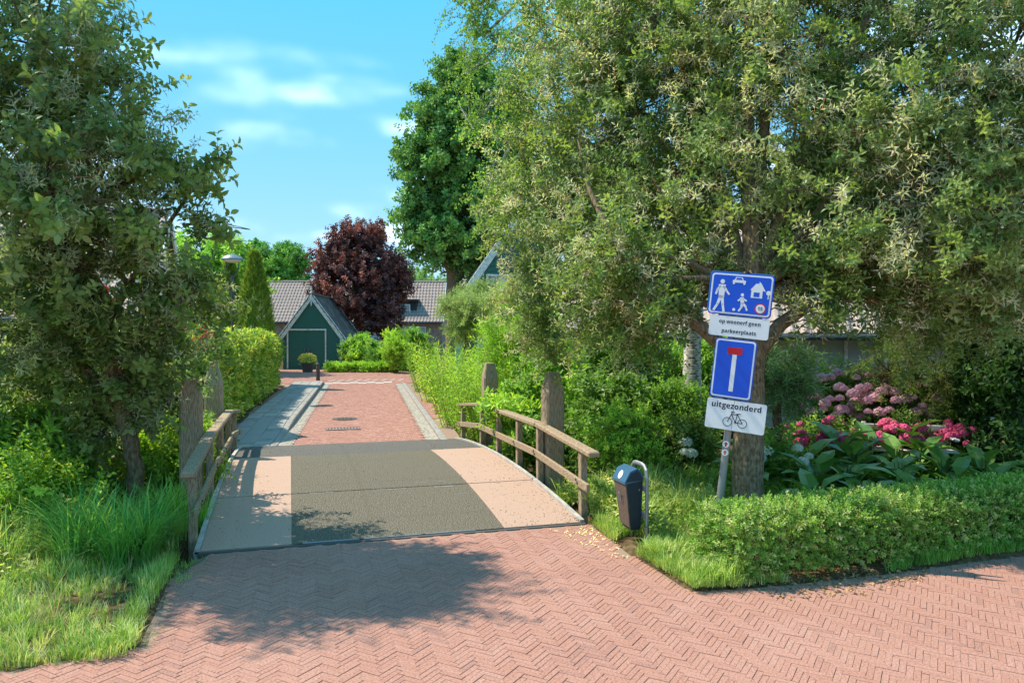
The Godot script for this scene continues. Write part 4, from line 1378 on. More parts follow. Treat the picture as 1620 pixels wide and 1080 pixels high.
	tree("maple_tree", "tall dense deep green maple beside the far street", b, [Vector3(0, -.1, 0), Vector3(.05, 3, 0), Vector3(0, 6, 0), Vector3(.1, 9, 0)], [.34, .3, .26, .12], [[5.66, 5.62, -29.6, 1.4], [5.3, 8.5, -29.71, 1.4], [6.02, 10.62, -29.5, 1.5], [6.86, 8.75, -29.25, 1.9], [6.62, 11.88, -29.32, 1.1], [6.86, 6, -29.25, 1.9], [7.96, 10.27, -29.97, 2], [4.53, 8.88, -29.93, 0.6], [5.11, 6.5, -29.76, 1.2], [6.24, 12.42, -29.95, 0.7], [8.45, 6.91, -29.83, 2]], 5.5, S.far, M.leaf_dull, [Color(.035, .08, .02), Color(.055, .115, .028), Color(.09, .16, .035)], [.8, 1.15], .5, 3, .1, M.bark_grey, [[[Vector3(.05, 3.6, 0), Vector3(.5, 4.6, .1), Vector3(1.2, 6.2, .2)], [.16, .12, .06]], [[Vector3(0, 3.8, 0), Vector3(-.4, 4.8, .2), Vector3(-.9, 6.4, .2)], [.14, .1, .05]]])
	# copper tree behind the shed
	b = Vector3(3.9, 0, -46.8)
	tree("copper_maple_tree", "round dark red-leaved tree behind the green shed", b, [Vector3(0, -.1, 0), Vector3(0, 2, 0), Vector3(.1, 4.5, 0)], [.3, .24, .12], [[3.9, 6.98, -46.79, 1.4], [2.61, 5.83, -47.16, 1.5], [5.19, 5.83, -46.41, 1.6], [3.64, 4.25, -45.82, 2], [5.92, 4.3, -46.19, 1.3], [2.06, 4.3, -47.32, 1], [5.07, 2.75, -45.4, 1.4], [3.16, 7.56, -47, 0.9], [4.82, 7.56, -46.52, 1], [6.11, 5.45, -46.14, 1]], 5, S.far, M.leaf_dull, [Color(.028, .012, .014), Color(.05, .019, .02), Color(.09, .032, .028), Color(.15, .047, .037)], [.75, 1.1], .5, 3, .1, M.bark)
	# trees far behind
	var far = [
		["broadleaf_tree", "mid green round tree behind the slim cypress and the copper tree", Vector3(-.9, 0, -68), 3.6, 10.2, [Color(.03, .08, .012), Color(.05, .12, .018), Color(.09, .18, .025)]],
		["broadleaf_tree", "bright yellow-green tree behind the street lamp", Vector3(-3.6, 0, -36), 3.0, 6.4, [Color(.09, .16, .02), Color(.14, .22, .025), Color(.18, .25, .03)]],
		["broadleaf_tree", "pale hazy green tree far behind the copper tree on its right", Vector3(13.5, 0, -84), 5.0, 8.4, [Color(.08, .13, .04), Color(.12, .18, .05)]],
		["broadleaf_tree", "pale green tree far away left of the copper tree", Vector3(-6.5, 0, -78), 4.5, 9.3, [Color(.06, .12, .03), Color(.1, .17, .035)]],
		["broadleaf_tree", "broad green tree far behind the tall maple", Vector3(21.0, 0, -72), 6.0, 9.5, [Color(.05, .1, .02), Color(.08, .15, .03)]],
		["broadleaf_tree", "green tree behind the roof of the left house", Vector3(-9.5, 0, -30), 3.5, 6.0, [Color(.06, .12, .02), Color(.1, .17, .03)]],
		["broadleaf_tree", "tall green tree behind the right garden house", Vector3(19, 0, -22), 4.5, 9.5, [Color(.05, .1, .02), Color(.08, .15, .03)]],
		["broadleaf_tree", "dense green tree behind the left end of the right house", Vector3(11.5, 0, -23), 3.2, 7.5, [Color(.05, .1, .02), Color(.08, .15, .03)]],
	]
	for f in far:
		var lobes = []
		var p = f[2]
		for i in 11:
			var a = i * 2.4
			var q = f[3] * rr(.25, .55)
			lobes.append([p.x + cos(a) * q, lerp(f[4] * .38, f[4] * .85, i / 10.0), p.z + sin(a) * q, f[3] * rr(.38, .52) * (1.0 - .25 * i / 10.0)])
		tree(f[0], f[1], p, [Vector3(0, -.1, 0), Vector3(0, f[4] * .3, 0), Vector3(.1, f[4] * .6, 0)], [.3, .24, .1], lobes, 4.0, S.far, M.leaf_dull, f[5], [.9, 1.3], .6, 3, .1, M.bark)
	# conical cypresses
	for c in [["slim dark green cypress cone beside the street lamp", Vector3(-1.15, 0, -27.2), .62, 4.6], ["narrow cypress half hidden behind the lamp pole", Vector3(-2.0, 0, -27.9), .5, 4.3]]:
		var t = thing("cypress_tree", c[0], "tree", c[1], 0, "cone-shaped cypresses")
		var st = newst()
		tube(st, [Vector3(0, -.1, 0), Vector3(0, c[3] * .8, 0)], [.08, .02], 8)
		part("trunk", st.commit(), M.bark, t)
		var xs = []
		var cs = []
		for i in 5200:
			var h = pow(rr(0, 1), .8)
			var r = c[2] * (1.0 - pow(h, 2.2)) * rr(.72, 1.04) + .04
			if h < .12: r *= .8
			var a = rr(0, TAU)
			var y = (Vector3(cos(a) * .5, 1.0, sin(a) * .5) + rdir() * .35).normalized()
			var x = y.cross(rdir()).normalized()
			xs.append(Transform3D(Basis(x, y, x.cross(y)) * Basis.from_scale(Vector3.ONE * rr(.6, 1.0)), Vector3(cos(a) * r, .1 + h * (c[3] - .2), sin(a) * r)))
			cs.append(pick([Color(.045, .075, .01), Color(.08, .12, .014), Color(.13, .16, .02)]) * rr(.8, 1.2))
		multi("foliage", S.thuja, M.leaf_dull, xs, cs, t)

func small_tree(called, label, base, h, cr, mesh, cols, n = 9, per = 22, droop = .2, stem = .05, mt = null):
	var lobes = []
	for i in n:
		var a = i * 2.4 + rr(-.3, .3)
		var q = cr * rr(.3, .62)
		lobes.append([base.x + cos(a) * q, base.y + h - cr + rr(-.55, .55) * cr, base.z + sin(a) * q, cr * rr(.4, .55)])
	return tree(called, label, base, [Vector3(0, -.1, 0), Vector3(rr(-.03, .03), (h - cr) * .5, 0), Vector3(rr(-.05, .05), h - cr, 0)], [stem, stem * .85, stem * .6], lobes, per, mesh, mt if mt else M.leaf, cols, [.8, 1.2], .25, 3, droop, M.bark)

# ---------------------------------------------------------------- hedges, shrubs, borders
func make_hedges():
	var t = thing("clipped_hedge", "low clipped hedge along the brick street below the signs", "hedge", Vector3(3.3, 0, -5.44))
	var st = newst()
	for i in 60:
		var p = Vector3(rr(0, 6.6), 0, rr(-.25, .15)) + Vector3(0, 0, 0)
		tube(st, [p, p + Vector3(rr(-.08, .08), .2, rr(-.08, .08)), p + Vector3(rr(-.15, .15), .42, rr(-.15, .15))], [.01, .007, .003], 5)
	part("stems", st.commit(), M.twig, t)
	hedge_leaves(t, Vector3(0, .04, .05), Vector3(6.8, .04, -.28), .56, .46, 12500, S.small, [Color(.05, .1, .02), Color(.075, .14, .026), Color(.1, .17, .03), Color(.14, .19, .05), Color(.19, .21, .09)], [.55, .85], .012)
	t = thing("garden_hedge", "tall yellow-green hedge along the left side of the grey pavement", "hedge", Vector3(-1.85, 0, -14.0), deg_to_rad(-4.7))
	st = newst()
	for i in 50:
		var p = Vector3(rr(-.3, .3), 0, -rr(0, 14))
		tube(st, [p, p + Vector3(rr(-.15, .15), .9, rr(-.15, .15)), p + Vector3(rr(-.25, .25), 1.6, rr(-.2, .2))], [.02, .014, .004], 5)
	part("stems", st.commit(), M.twig, t)
	hedge_leaves(t, Vector3(-.1, .04, -.4), Vector3(-.1, .04, -12.5), .8, 1.66, 9000, S.laurel, [Color(.06, .11, .018), Color(.1, .15, .02), Color(.17, .2, .028), Color(.24, .23, .05)], [.8, 1.25], .09)
	t = thing("ivy_hedge", "tall dark ivy-covered hedge at the right edge of the garden", "hedge", Vector3(8.55, 0, -7.6))
	st = newst()
	for i in 24:
		var p = Vector3(rr(0, 4), 0, rr(-.2, .2))
		tube(st, [p, p + Vector3(rr(-.15, .15), 1.2, rr(-.15, .15)), p + Vector3(rr(-.25, .25), 2.2, rr(-.2, .2))], [.03, .02, .006], 5)
	part("stems", st.commit(), M.twig, t)
	hedge_leaves(t, Vector3(0, .04, 0), Vector3(4.2, .04, .8), 1.0, 2.6, 6500, S.laurel, [Color(.014, .035, .01), Color(.022, .055, .014), Color(.035, .08, .02)], [.8, 1.2], .14)

func make_shrubs():
	var dark = [Color(.03, .06, .015), Color(.05, .09, .02), Color(.08, .125, .03)]
	var mid = [Color(.045, .09, .016), Color(.075, .14, .022), Color(.11, .18, .03)]
	var lime = [Color(.09, .16, .02), Color(.14, .22, .026), Color(.2, .27, .04)]
	var grey = [Color(.08, .12, .04), Color(.12, .16, .06), Color(.17, .2, .09)]
	# left of the bridge
	bush("willow_shrub", "light green narrow-leaved shrub beside the left timber piles", "shrub", Vector3(-1.75, -.55, -10.7), .75, 2.1, .7, 34, S.lance, M.leaf, grey + lime, [.9, 1.3], .1)
	bush("leafy_shrub", "dark glossy shrub on the ditch bank under the left tree", "shrub", Vector3(-3.1, -.4, -10.3), 1.1, 1.7, .8, 22, S.laurel, M.leaf, dark, [.9, 1.2])
	bush("leafy_shrub", "mid green shrub at the left edge of the picture behind the grass", "shrub", Vector3(-4.2, -.2, -9.6), 1.1, 1.9, .9, 22, S.weed, M.leaf, mid, [.9, 1.2])
	bush("leafy_shrub", "tall sunlit shrub below the red flowers in the left garden", "shrub", Vector3(-3.2, 0, -13.2), 1.2, 2.2, .8, 20, S.laurel, M.leaf, mid + lime, [.9, 1.3])
	bush("leafy_shrub", "broad yellow-green shrub at the far left of the left garden", "shrub", Vector3(-5.4, 0, -13.0), 1.5, 2.2, .9, 16, S.laurel, M.leaf, lime, [.9, 1.3])
	bush("leafy_shrub", "knee-high weedy shrub on the left verge below the tree trunk", "shrub", Vector3(-2.5, 0, -8.5), .6, .75, .5, 34, S.weed, M.leaf, mid + lime, [.8, 1.2])
	bush("leafy_shrub", "rough yellow-green weeds at the left edge of the verge", "shrub", Vector3(-3.1, 0, -7.7), .7, .7, .5, 30, S.weed, M.leaf, lime, [.8, 1.2])
	bush("leafy_shrub", "waist-high bright shrub filling the gap left of the tree trunk", "shrub", Vector3(-2.75, -.1, -9.2), .7, 1.25, .5, 28, S.laurel, M.leaf, mid + lime, [.8, 1.1])
	bush("leafy_shrub", "green shrub between the left tree trunk and the near left pile", "shrub", Vector3(-1.3, -.35, -9.7), .45, 1.3, .4, 34, S.weed, M.leaf, mid + lime, [.9, 1.2])
	bush("leafy_shrub", "low dark shrub between the willow shrub and the left bank", "shrub", Vector3(-2.2, -.5, -9.5), .6, 1.0, .5, 30, S.small, M.leaf, dark + mid, [.9, 1.3])
	bush("leafy_shrub", "shrub filling the corner where hedge and left house meet", "shrub", Vector3(-1.75, -.1, -13.5), .7, 1.7, .6, 26, S.laurel, M.leaf, dark + mid, [.9, 1.2])
	# red crocosmia-like flowers
	var k = 0
	for p in [Vector3(-2.87, 2.51, -13.55), Vector3(-2.35, 2, -12.98), Vector3(-3.31, 2.15, -13.68), Vector3(-1.5, 1.84, -13.98), Vector3(-1.9, 1.9, -13.69)]:
		var t = thing("red_flower", ["red flower spray highest in the left garden", "large red flower spray behind the left tree", "small red flower spray nearest the left edge", "red flower spray next to the far left pile", "red flower spray between the shrubs left of the piles"][k], "flower", Vector3(p.x, 0, p.z), 0, "red flowers in the left garden")
		k += 1
		var st = newst()
		for i in 5:
			var q = Vector3(rr(-.2, .2), p.y + rr(-.18, .15), rr(-.15, .15))
			tube(st, [Vector3(q.x * .2, 0, q.z * .2), Vector3(q.x * .5, q.y * .6, q.z * .5), q], .006, 4)
			for j in 3:
				var h = part("flower_head", S.head_red, M.petal, t)
				h.position = q + rdir() * .07
				h.scale = Vector3.ONE * rr(.6, 1.1)
		part("stems", st.commit(), M.stem_green, t)
	# right of the bridge
	bush("leafy_shrub", "bright green shrub between the two right timber piles", "shrub", Vector3(3.75, -.5, -10.9), .75, 2.0, .8, 28, S.laurel, M.leaf, mid + lime, [.9, 1.2])
	bush("leafy_shrub", "dark green shrub just behind the near right pile", "shrub", Vector3(4.3, -.4, -9.6), .7, 1.7, .7, 28, S.laurel, M.leaf, dark + mid, [.8, 1.1])
	bush("leafy_shrub", "sunny yellow-green shrub right of the near right pile", "shrub", Vector3(4.0, -.15, -8.6), .6, 1.25, .5, 36, S.small, M.leaf, lime + mid, [1.0, 1.4])
	bush("leafy_shrub", "mid green shrub between the bin and the birch", "shrub", Vector3(4.95, 0, -9.2), .65, 1.3, .6, 30, S.small, M.leaf, mid, [1.0, 1.4])
	bush("leafy_shrub", "tall lime shrub behind the far right pile", "shrub", Vector3(4.3, -.2, -13.3), 1.0, 2.9, .9, 18, S.lance, M.leaf, lime, [.9, 1.3])
	bush("leafy_shrub", "dark shrub below the banner in the right garden", "shrub", Vector3(5.6, 0, -12.3), 1.1, 2.2, .8, 18, S.laurel, M.leaf, dark + mid, [.9, 1.2])
	bush("leafy_shrub", "green shrub left of the house wall in the right garden", "shrub", Vector3(7.3, 0, -12.4), 1.0, 1.7, .8, 18, S.laurel, M.leaf, mid, [.9, 1.2])
	# tall weeds and standards right of the far street
	k = 0
	var weedl = ["tall feathery weed clump nearest the far right pile", "tall weed clump beside the right kerb, second from the bridge", "bright weed clump beside the right kerb, third from the bridge", "weed clump at the bend of the right kerb", "tall weed clump behind the kerb-side weeds", "yellow-green weed clump below the small trees", "farthest weed clump at the right end of the street"]
	for p in [Vector3(3.55, -.1, -13.4), Vector3(3.5, 0, -15.2), Vector3(3.75, 0, -17.3), Vector3(4.0, 0, -20.5), Vector3(4.6, 0, -14.8), Vector3(4.7, 0, -18.6), Vector3(4.3, 0, -24.0)]:
		var t = thing("tall_weed", weedl[k], "plant", p, 0, "tall weeds beside the far street")
		var n = 60
		var xs = []
		var cs = []
		var st = newst()
		for i in n:
			var a = rr(0, TAU)
			var q = sqrt(rr(0, 1)) * .55
			var y = (Vector3.UP + Vector3(cos(a), 0, sin(a)) * q * .6 + rdir() * .08).normalized()
			var x = y.cross(rdir()).normalized()
			xs.append(Transform3D(Basis(x, y, x.cross(y)) * Basis.from_scale(Vector3(1, 1.35, 1) * rr(.75, 1.25)), Vector3(cos(a) * q, 0, sin(a) * q * 1.2)))
			cs.append(pick(lime if k % 2 else mid + lime) * rr(.85, 1.2))
		multi("foliage", S.goldenrod, M.leaf, xs, cs, t)
		k += 1
	k = 0
	for p in [Vector3(4.35, 0, -19.2), Vector3(4.75, 0, -20.6), Vector3(5.3, 0, -18.6), Vector3(5.2, 0, -22.0)]:
		small_tree("standard_tree", ["thin-stemmed small tree nearest the right kerb", "thin-stemmed small tree second from the right kerb", "thin-stemmed small tree farthest right beside the street", "thin-stemmed small tree at the back of the group"][k], p, 3.1 + k * .12, .72, S.lance, grey, 8, 26, .2, .03)
		k += 1
	# beside the shed
	bush("round_shrub", "round clipped bright green shrub right of the shed", "shrub", Vector3(4.6, 0, -34.5), .75, 2.0, .75, 26, S.small, M.leaf, lime, [1.2, 1.8], 0)
	bush("leafy_shrub", "leafy shrub against the right wall of the shed", "shrub", Vector3(3.4, 0, -38.0), .9, 1.6, .8, 18, S.farsmall, M.leaf, mid + lime, [.8, 1.2])
	bush("leafy_shrub", "darker shrub right of the round clipped shrub", "shrub", Vector3(5.7, 0, -36.5), 1.0, 1.7, .8, 16, S.farsmall, M.leaf, mid, [.8, 1.2])
	bush("leafy_shrub", "low shrub between the shed and the round shrub", "shrub", Vector3(3.9, 0, -36.2), .6, 1.0, .5, 24, S.small, M.leaf, mid, [1.3, 1.8])
	bush("leafy_shrub", "green shrub beside the left wall of the shed", "shrub", Vector3(-1.3, 0, -36.5), .8, 1.9, .8, 16, S.farsmall, M.leaf, mid, [.8, 1.2])
	for i in 9:
		bush("border_plant", "%s low lime plant from the left in the border before the shed" % ["first", "second", "third", "fourth", "fifth", "sixth", "seventh", "eighth", "ninth"][i], "plant", Vector3(1.75 + i * .36, 0, -35.9 + i * .1 + rr(-.1, .1)), .26, .42, .22, 46, S.small, M.leaf, lime, [1.1, 1.5], .1, "lime plants in the border before the shed")
	# right garden
	small_tree("willow_leaved_tree", "small dark tree with narrow leaves behind the white hydrangeas", Vector3(5.86, 0, -8.2), 2.0, .52, S.lance, [Color(.04, .08, .04), Color(.06, .11, .055), Color(.09, .14, .075)], 9, 20, .5, .07)
	small_tree("garden_tree", "small tree with short dark trunk among the pink hydrangeas", Vector3(8.2, 0, -8.45), 2.35, .85, S.beam2, [Color(.05, .08, .02), Color(.09, .12, .03), Color(.13, .15, .05)], 9, 12, .4, .085)
	k = 0
	var hyd = [
		["hydrangea_bush", "big hydrangea bush with pale pink heads below the house window", Vector3(7.89, 0.32, -9.36), .85, 1.42, S.head_pink, 80],
		["hydrangea_bush", "pale pink hydrangea bush right of the short dark trunk", Vector3(8.98, 0.35, -8.83), .7, 1.35, S.head_pink, 44],
		["hydrangea_bush", "pale pink hydrangea bush beside the white bench", Vector3(8.14, 0.4, -8.77), .55, 1.25, S.head_pink, 34],
		["hydrangea_bush", "deep crimson hydrangea bush left of the bench", Vector3(6.79, 0.32, -8.54), .6, .78, S.head_deep, 40],
		["hydrangea_bush", "deep crimson hydrangea bush at the foot of the short dark trunk", Vector3(7.76, 0.32, -8.25), .5, .78, S.head_deep, 28],
		["hydrangea_bush", "crimson hydrangea bush in front of the ivy hedge", Vector3(8.49, 0.32, -8.04), .5, .8, S.head_deep, 18],
		["hydrangea_bush", "white hydrangea bush right of the thick tree trunk", Vector3(5.37, 0.42, -7.39), .42, .68, S.head_white, 5],
		["hydrangea_bush", "white hydrangea bush between birch and sign post", Vector3(4.81, 0.24, -8.6), .5, .72, S.head_white, 4],
	]
	for h in hyd:
		var p = Vector3(h[2].x, 0, h[2].z)
		var t = bush(h[0], h[1], "shrub", p, h[3], h[4], h[3] * .8, 22, S.weed, M.leaf, dark + mid, [.8, 1.15], .1, "hydrangeas in the right garden")
		var to = Vector3(-p.x, 0, -p.z).normalized()
		for i in h[6]:
			var d = (rdir() + to * .7 + Vector3.UP * .45).normalized()
			if d.y < -.2: d.y *= -1
			var f = part("flower_head", h[5], M.petal, t)
			f.position = Vector3(d.x * h[3] * rr(.88, 1.04), max(.5, h[4] * .62 + d.y * h[4] * .38) * rr(.96, 1.04), d.z * h[3] * rr(.88, 1.04))
			f.scale = Vector3.ONE * rr(.6, 1.05)
	# broad-leaved perennials: each clump a plant with its own leaves
	var hl = []
	for c in [Color(.09, .2, .045), Color(.13, .26, .055), Color(.18, .32, .07)]:
		var st = newst()
		leaf(st, Vector3.ZERO, Vector3(0, 0, 1), Vector3.UP, 1.0, .5, c, .16, .3, 8)
		hl.append(st.commit())
	k = 0
	for row in 4:
		for c in 8:
			var p = Vector3(5.0 + c * .62 + (row % 2) * .3 + rr(-.12, .12), 0, -6.35 - row * .5 - c * .03 + rr(-.1, .1))
			if p.x > 8.1 and row >= 1: continue
			var t = thing("broad_leaved_plant", "%s broad-leaved plant from the trunk in the %s row behind the low hedge" % [["first", "second", "third", "fourth", "fifth", "sixth", "seventh", "eighth"][c], ["front", "second", "third", "back"][row]], "plant", p, rr(0, TAU), "broad-leaved plants behind the low hedge")
			for i in 11:
				var a = i * 2.4 + rr(-.3, .3)
				var el = rr(.25, .95)
				var q = part("leaf", pick(hl), M.leaf_gloss, t)
				var s = rr(.26, .4) * (1.0 + row * .12)
				q.transform = Transform3D(Basis(Vector3.UP, a) * Basis(Vector3.RIGHT, -el) * Basis.from_scale(Vector3.ONE * s), Vector3(sin(a) * .06, rr(.12, .4) * (1.0 + row * .18), cos(a) * .06))
			var st = newst()
			for i in 6:
				tube(st, [Vector3(rr(-.03, .03), -.05, rr(-.03, .03)), Vector3(rr(-.05, .05), .42 * (1.0 + row * .18), rr(-.05, .05))], .006, 4)
			part("stalks", st.commit(), M.stem_green, t)
			k += 1
	# strap-leaved clumps
	k = 0
	for p in [Vector3(4.75, 0, -7.1), Vector3(5.1, 0, -7.45), Vector3(4.6, 0, -7.8), Vector3(5.35, 0, -6.9), Vector3(5.0, 0, -6.65)]:
		var t = thing("strap_leaved_plant", "%s strap-leaved clump right of the thick trunk" % ["nearest", "middle", "rearmost", "rightmost", "foremost"][k], "plant", p, 0, "strap-leaved clumps near the trunk")
		var xs = []
		var cs = []
		for i in 9:
			xs.append(Transform3D(Basis(Vector3.UP, rr(0, TAU)) * Basis.from_scale(Vector3.ONE * rr(.7, 1.05)), Vector3(rr(-.14, .14), 0, rr(-.14, .14))))
			cs.append(pick(mid) * rr(.9, 1.2))
		multi("leaves", S.sedge, M.leaf, xs, cs, t)
		k += 1
	k = 0
	for p in [Vector3(-1.35, 0, -6.95), Vector3(-1.7, 0, -7.3), Vector3(-1.05, -.1, -8.2), Vector3(-1.4, -.1, -8.5), Vector3(-2.3, 0, -8.2)]:
		var t = thing("sedge_clump", ["big arching sedge clump on the left verge", "sedge clump left of the big arching one", "sedge clump beside the near left pile", "pale sedge clump below the left tree trunk", "sedge clump nearest the left shrubs"][k], "plant", p, 0, "sedge clumps on the left verge")
		var xs = []
		var cs = []
		for i in 14:
			xs.append(Transform3D(Basis(Vector3.UP, rr(0, TAU)) * Basis.from_scale(Vector3.ONE * rr(.7, 1.15) * (1.35 if k < 2 else 1.0)), Vector3(rr(-.2, .2), 0, rr(-.2, .2))))
			cs.append(pick([Color(.05, .13, .03), Color(.07, .16, .035), Color(.1, .19, .05)] if k < 2 else [Color(.09, .19, .03), Color(.14, .24, .05)]) * rr(.85, 1.2))
		multi("leaves", S.sedge if k != 2 else S.iris, M.leaf, xs, cs, t)
		k += 1

func make_grass():
	var g = [Color(.055, .095, .02), Color(.075, .12, .024), Color(.1, .15, .032), Color(.14, .17, .05)]
	var gy = [Color(.1, .16, .03), Color(.15, .2, .04), Color(.24, .24, .1)]
	var left = [Vector2(-.95, -7.2), Vector2(-1.0, -6.5), Vector2(-.98, -5.2), Vector2(-1.65, -5.06), Vector2(-6, -5.0), Vector2(-6, -8.2), Vector2(-1.0, -8.2)]
	scatter("grass", "short bright grass covering the left verge", "grass", left, 5600, S.grass, g + gy, [.5, 1.25], null)
	scatter("dry_stalks", "pale dry stalks sticking out of the left verge", "grass", left, 130, S.straw, [Color(.2, .18, .1), Color(.26, .23, .13)], [.5, 1.0], null, .5)
	scatter("tall_grass", "taller grass standing in the left verge towards the ditch", "grass", [Vector2(-1.0, -8.8), Vector2(-1.0, -7.6), Vector2(-1.9, -7.4), Vector2(-2.6, -6.6), Vector2(-5.5, -6.2), Vector2(-5.5, -9.2)], 1100, S.grass_tall, g + gy, [.6, 1.3], null)
	scatter("weed_cover", "leafy weeds among the grass of the left verge", "weeds", [Vector2(-1.3, -8.8), Vector2(-1.2, -7.2), Vector2(-2.0, -6.4), Vector2(-5.5, -6.4), Vector2(-5.5, -9.6)], 520, S.weed, gy + g, [.7, 1.4], null, .5, M.leaf)
	scatter("edge_grass", "grass creeping over the left edging onto the bricks", "grass", [Vector2(-.62, -7.2), Vector2(-.78, -6.4), Vector2(-.8, -5.2), Vector2(-1.1, -5.2), Vector2(-1.1, -7.2)], 620, S.grass, gy + g, [.4, 1.1], null)
	scatter("edge_grass", "grass creeping over the edging at the bottom left corner", "grass", [Vector2(-.85, -5.3), Vector2(-1.0, -5.06), Vector2(-1.6, -4.96), Vector2(-5.5, -4.9), Vector2(-5.5, -5.15), Vector2(-1.6, -5.25)], 900, S.grass, gy + g, [.4, 1.1], null)
	scatter("grass", "grass around the litter bin right of the bridge end", "grass", [Vector2(2.98, -7.6), Vector2(2.93, -6.1), Vector2(3.0, -5.12), Vector2(3.4, -5.1), Vector2(3.4, -5.6), Vector2(4.4, -6.3), Vector2(4.6, -7.6)], 2300, S.grass, g + gy, [.7, 1.6], null)
	scatter("tall_grass", "tall grass on the bank beside the right railing", "grass", [Vector2(3.05, -9.2), Vector2(3.05, -7.3), Vector2(3.3, -6.7), Vector2(4.4, -6.9), Vector2(4.5, -9.0)], 900, S.grass_tall, g + gy, [.7, 1.4], null)
	scatter("dry_stalks", "pale dry stalks beside the right railing", "grass", [Vector2(3.1, -9.0), Vector2(3.05, -7.0), Vector2(4.2, -6.9), Vector2(4.6, -9.0)], 90, S.straw, [Color(.2, .18, .1), Color(.26, .23, .13)], [.6, 1.1], null, .5)
	scatter("weed_cover", "leafy weeds between the bin and the right railing", "weeds", [Vector2(3.0, -8.6), Vector2(2.98, -6.1), Vector2(3.4, -6.1), Vector2(4.4, -6.6), Vector2(5.2, -9.2), Vector2(3.4, -9.3)], 620, S.weed, gy + g, [.7, 1.3], null, .5, M.leaf)
	scatter("grass", "grass strip between the low hedge and the street on the right", "grass", [Vector2(4.7, -5.08), Vector2(6.1, -5.14), Vector2(9.5, -5.4), Vector2(9.5, -5.55), Vector2(6.1, -5.28), Vector2(4.9, -5.18)], 700, S.grass, [Color(.05, .11, .02), Color(.07, .14, .025), Color(.1, .17, .03)], [.6, 1.3], null)
	scatter("edge_grass", "grass at the left foot of the low hedge", "grass", [Vector2(2.98, -5.3), Vector2(3.05, -5.08), Vector2(3.75, -5.05), Vector2(3.8, -5.25), Vector2(3.1, -5.6)], 190, S.grass, gy, [.4, .8], null)
	scatter("strap_cover", "leafy ground cover between the garden plants on the right", "weeds", [Vector2(4.6, -6.3), Vector2(10, -6.4), Vector2(10, -9.2), Vector2(5.2, -9.6), Vector2(4.4, -8.0)], 900, S.weed, [Color(.07, .13, .02), Color(.11, .18, .025), Color(.15, .22, .03)], [.8, 1.4], null, .4, M.leaf)
	scatter("bank_cover", "low plants covering the left ditch bank", "weeds", [Vector2(-1.2, -8.6), Vector2(-6, -8.6), Vector2(-7, -13.8), Vector2(-1.2, -13.5)], 1100, S.weed, [Color(.07, .13, .02), Color(.11, .18, .025), Color(.15, .22, .03)], [.8, 1.5], null, .5, M.leaf)
	scatter("bank_cover", "low plants covering the right ditch bank", "weeds", [Vector2(3.2, -8.9), Vector2(5.5, -9.3), Vector2(6.0, -13.8), Vector2(3.2, -13.4)], 600, S.weed, [Color(.07, .13, .02), Color(.11, .18, .025), Color(.15, .22, .03)], [.8, 1.5], null, .5, M.leaf)
	scatter("verge_cover", "low plants right of the far street", "weeds", [Vector2(3.2, -13.4), Vector2(6.5, -13.6), Vector2(7.5, -27), Vector2(4.4, -27), Vector2(3.6, -19), Vector2(3.1, -16)], 1500, S.weed, [Color(.07, .13, .02), Color(.11, .18, .025), Color(.15, .22, .03)], [.9, 1.6], null, .5, M.leaf)
	scatter("edge_grass", "grass and seedlings along the edging between bin and hedge", "grass", [Vector2(2.9, -7.15), Vector2(2.85, -6.1), Vector2(2.93, -5.08), Vector2(3.5, -5.02), Vector2(3.5, -5.12), Vector2(3.1, -5.2), Vector2(3.0, -6.1), Vector2(3.05, -7.15)], 420, S.grass, gy + g, [.35, .9], null)
	# dead leaves and litter on the bricks below the hedge
	var st = newst()
	leaf(st, Vector3.ZERO, Vector3(0, 0, 1), Vector3.UP, .05, .022, Color.WHITE, .3, .25, 4)
	scatter("leaf_litter", "brown dead leaves on the bricks below the low hedge", "leaves", [Vector2(3.2, -5.08), Vector2(3.5, -4.75), Vector2(4.2, -4.7), Vector2(4.9, -4.85), Vector2(5.2, -5.15), Vector2(4.2, -5.3), Vector2(3.5, -5.3)], 420, st.commit(), [Color(.12, .07, .035), Color(.18, .11, .05), Color(.08, .05, .03)], [.5, 1.1], .004, .3, M.leaf_dull)
	scatter("straw_litter", "pale dry grass lying at the right foot of the bridge", "leaves", [Vector2(2.45, -7.1), Vector2(2.9, -7.15), Vector2(2.95, -6.2), Vector2(2.75, -5.9)], 110, st.commit(), [Color(.3, .26, .12), Color(.4, .34, .18)], [.3, .8], .004, .3, M.leaf_dull)

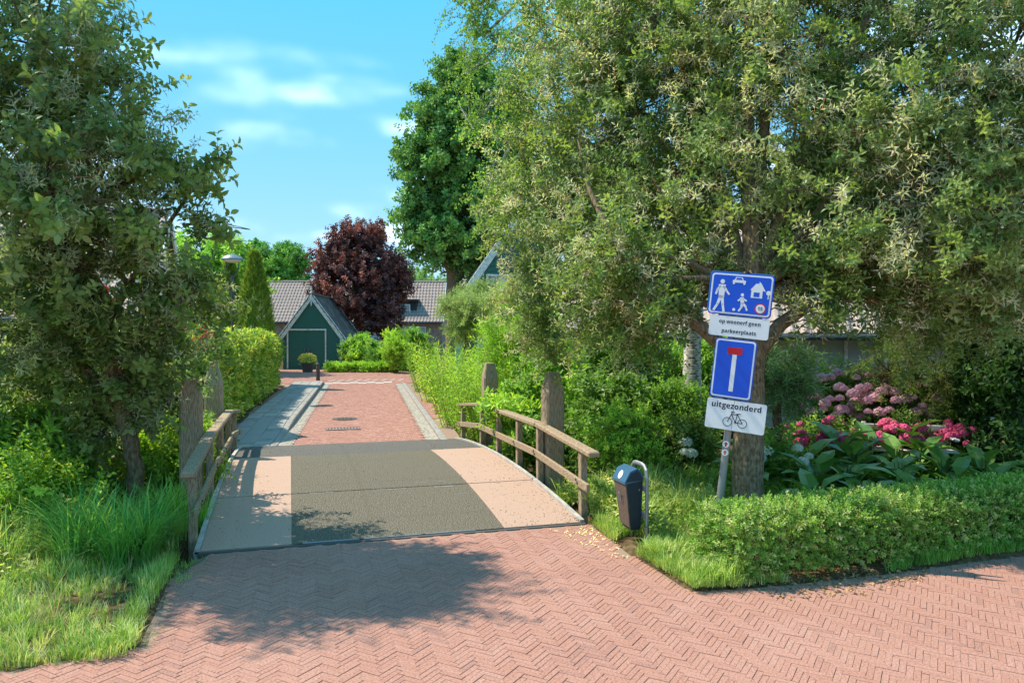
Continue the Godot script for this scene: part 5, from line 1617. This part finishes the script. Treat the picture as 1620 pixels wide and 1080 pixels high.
# ---------------------------------------------------------------- scene
func _ready():
	rng.seed = 20240611
	# camera
	var cam := Camera3D.new()
	cam.name = "camera"
	add_child(cam)
	cam.position = Vector3(0, 2.0, 0)
	cam.rotation_degrees = Vector3(-.955, -16.304, 0)
	cam.fov = 48.46
	cam.near = .05
	cam.far = 2500
	cam.current = true
	# sky
	var env := Environment.new()
	env.background_mode = Environment.BG_SKY
	var sm := ProceduralSkyMaterial.new()
	sm.sky_top_color = lin(.028, .205, .375)
	sm.sky_horizon_color = lin(.215, .315, .38)
	sm.sky_curve = .14
	sm.ground_bottom_color = lin(.12, .13, .08)
	sm.ground_horizon_color = lin(.3, .38, .4)
	sm.sky_cover = cloud_cover()
	sm.sky_cover_modulate = Color(1, 1, 1, .3)
	env.sky = Sky.new()
	env.sky.sky_material = sm
	env.tonemap_mode = Environment.TONE_MAPPER_LINEAR
	env.tonemap_exposure = 3.2
	env.sdfgi_enabled = true
	env.ssao_enabled = true
	env.ssil_enabled = true
	var we := WorldEnvironment.new()
	we.name = "world"
	we.environment = env
	add_child(we)
	# sun: ahead on the left, 54 degrees up
	var sun := DirectionalLight3D.new()
	sun.name = "sun"
	sun.light_energy = .8
	sun.light_color = Color(1.0, .955, .88)
	sun.light_angular_distance = .55
	sun.shadow_enabled = true
	sun.sky_mode = DirectionalLight3D.SKY_MODE_LIGHT_ONLY
	add_child(sun)
	sun.look_at_from_position(Vector3(-.78, 1.33, -.55) * 40.0, Vector3.ZERO)
	materials()
	shapes()
	make_ground()
	make_street()
	make_far_street()
	make_bridge()
	make_houses()
	make_shed()
	make_trees()
	make_hedges()
	make_shrubs()
	railing("weathered timber railing on the right side of the bridge", 2.97, [13.27, 11.86, 10.85, 9.81, 8.92, 7.47], -1)
	railing("weathered timber railing on the left side of the bridge", -.87, [12.9, 11.6, 10.3, 9.05, 7.5], 1)
	pile("near left pointed pile in front of the willow shrub", -1.06, 9.05, 1.45, .03)
	pile("far left pile with a split weathered top", -1.06, 11.66, 1.44, -.04, true)
	pile("near right pile, the widest, with leaves over its top", 3.14, 8.93, 1.46, .05)
	pile("far right pile standing before the tall weeds", 3.14, 12.04, 1.44, -.03)
	make_signpost()
	make_bin()
	make_lamp()
	make_bollard_and_pot()
	drain_covers()
	make_bench()
	make_banner()
	make_grass()

func cloud_cover():
	# broken thin cloud over the whole sky, on a flat layer so that it thins towards the horizon
	var n := FastNoiseLite.new()
	n.seed = 905  # leaves the framed sky clearer; unseen cloud elsewhere is added for neutral fill light
	n.frequency = 1.0
	n.fractal_octaves = 6
	var w = 1024
	var h = 512
	var im := Image.create(w, h, false, Image.FORMAT_RGBA8)
	for y in h / 2:
		for x in w:
			var a = TAU * (x + .5) / w
			var el = PI * (.5 - (y + .5) / h)
			var d = Vector3(sin(a) * cos(el), sin(el), -cos(a) * cos(el))
			var p = Vector2(d.x, d.z) / (d.y + .12)
			var v = n.get_noise_2d(p.x * .55 + 40.0, p.y * .9) + .45 * n.get_noise_2d(p.x * 2.2, p.y * 2.8 + 9.0)
			im.set_pixel(x, y, Color(1, .98, .95, pow(smoothstep(-.1, .6, v), 1.6) * .85 * smoothstep(0.0, .12, d.y)))
	return ImageTexture.create_from_image(im)
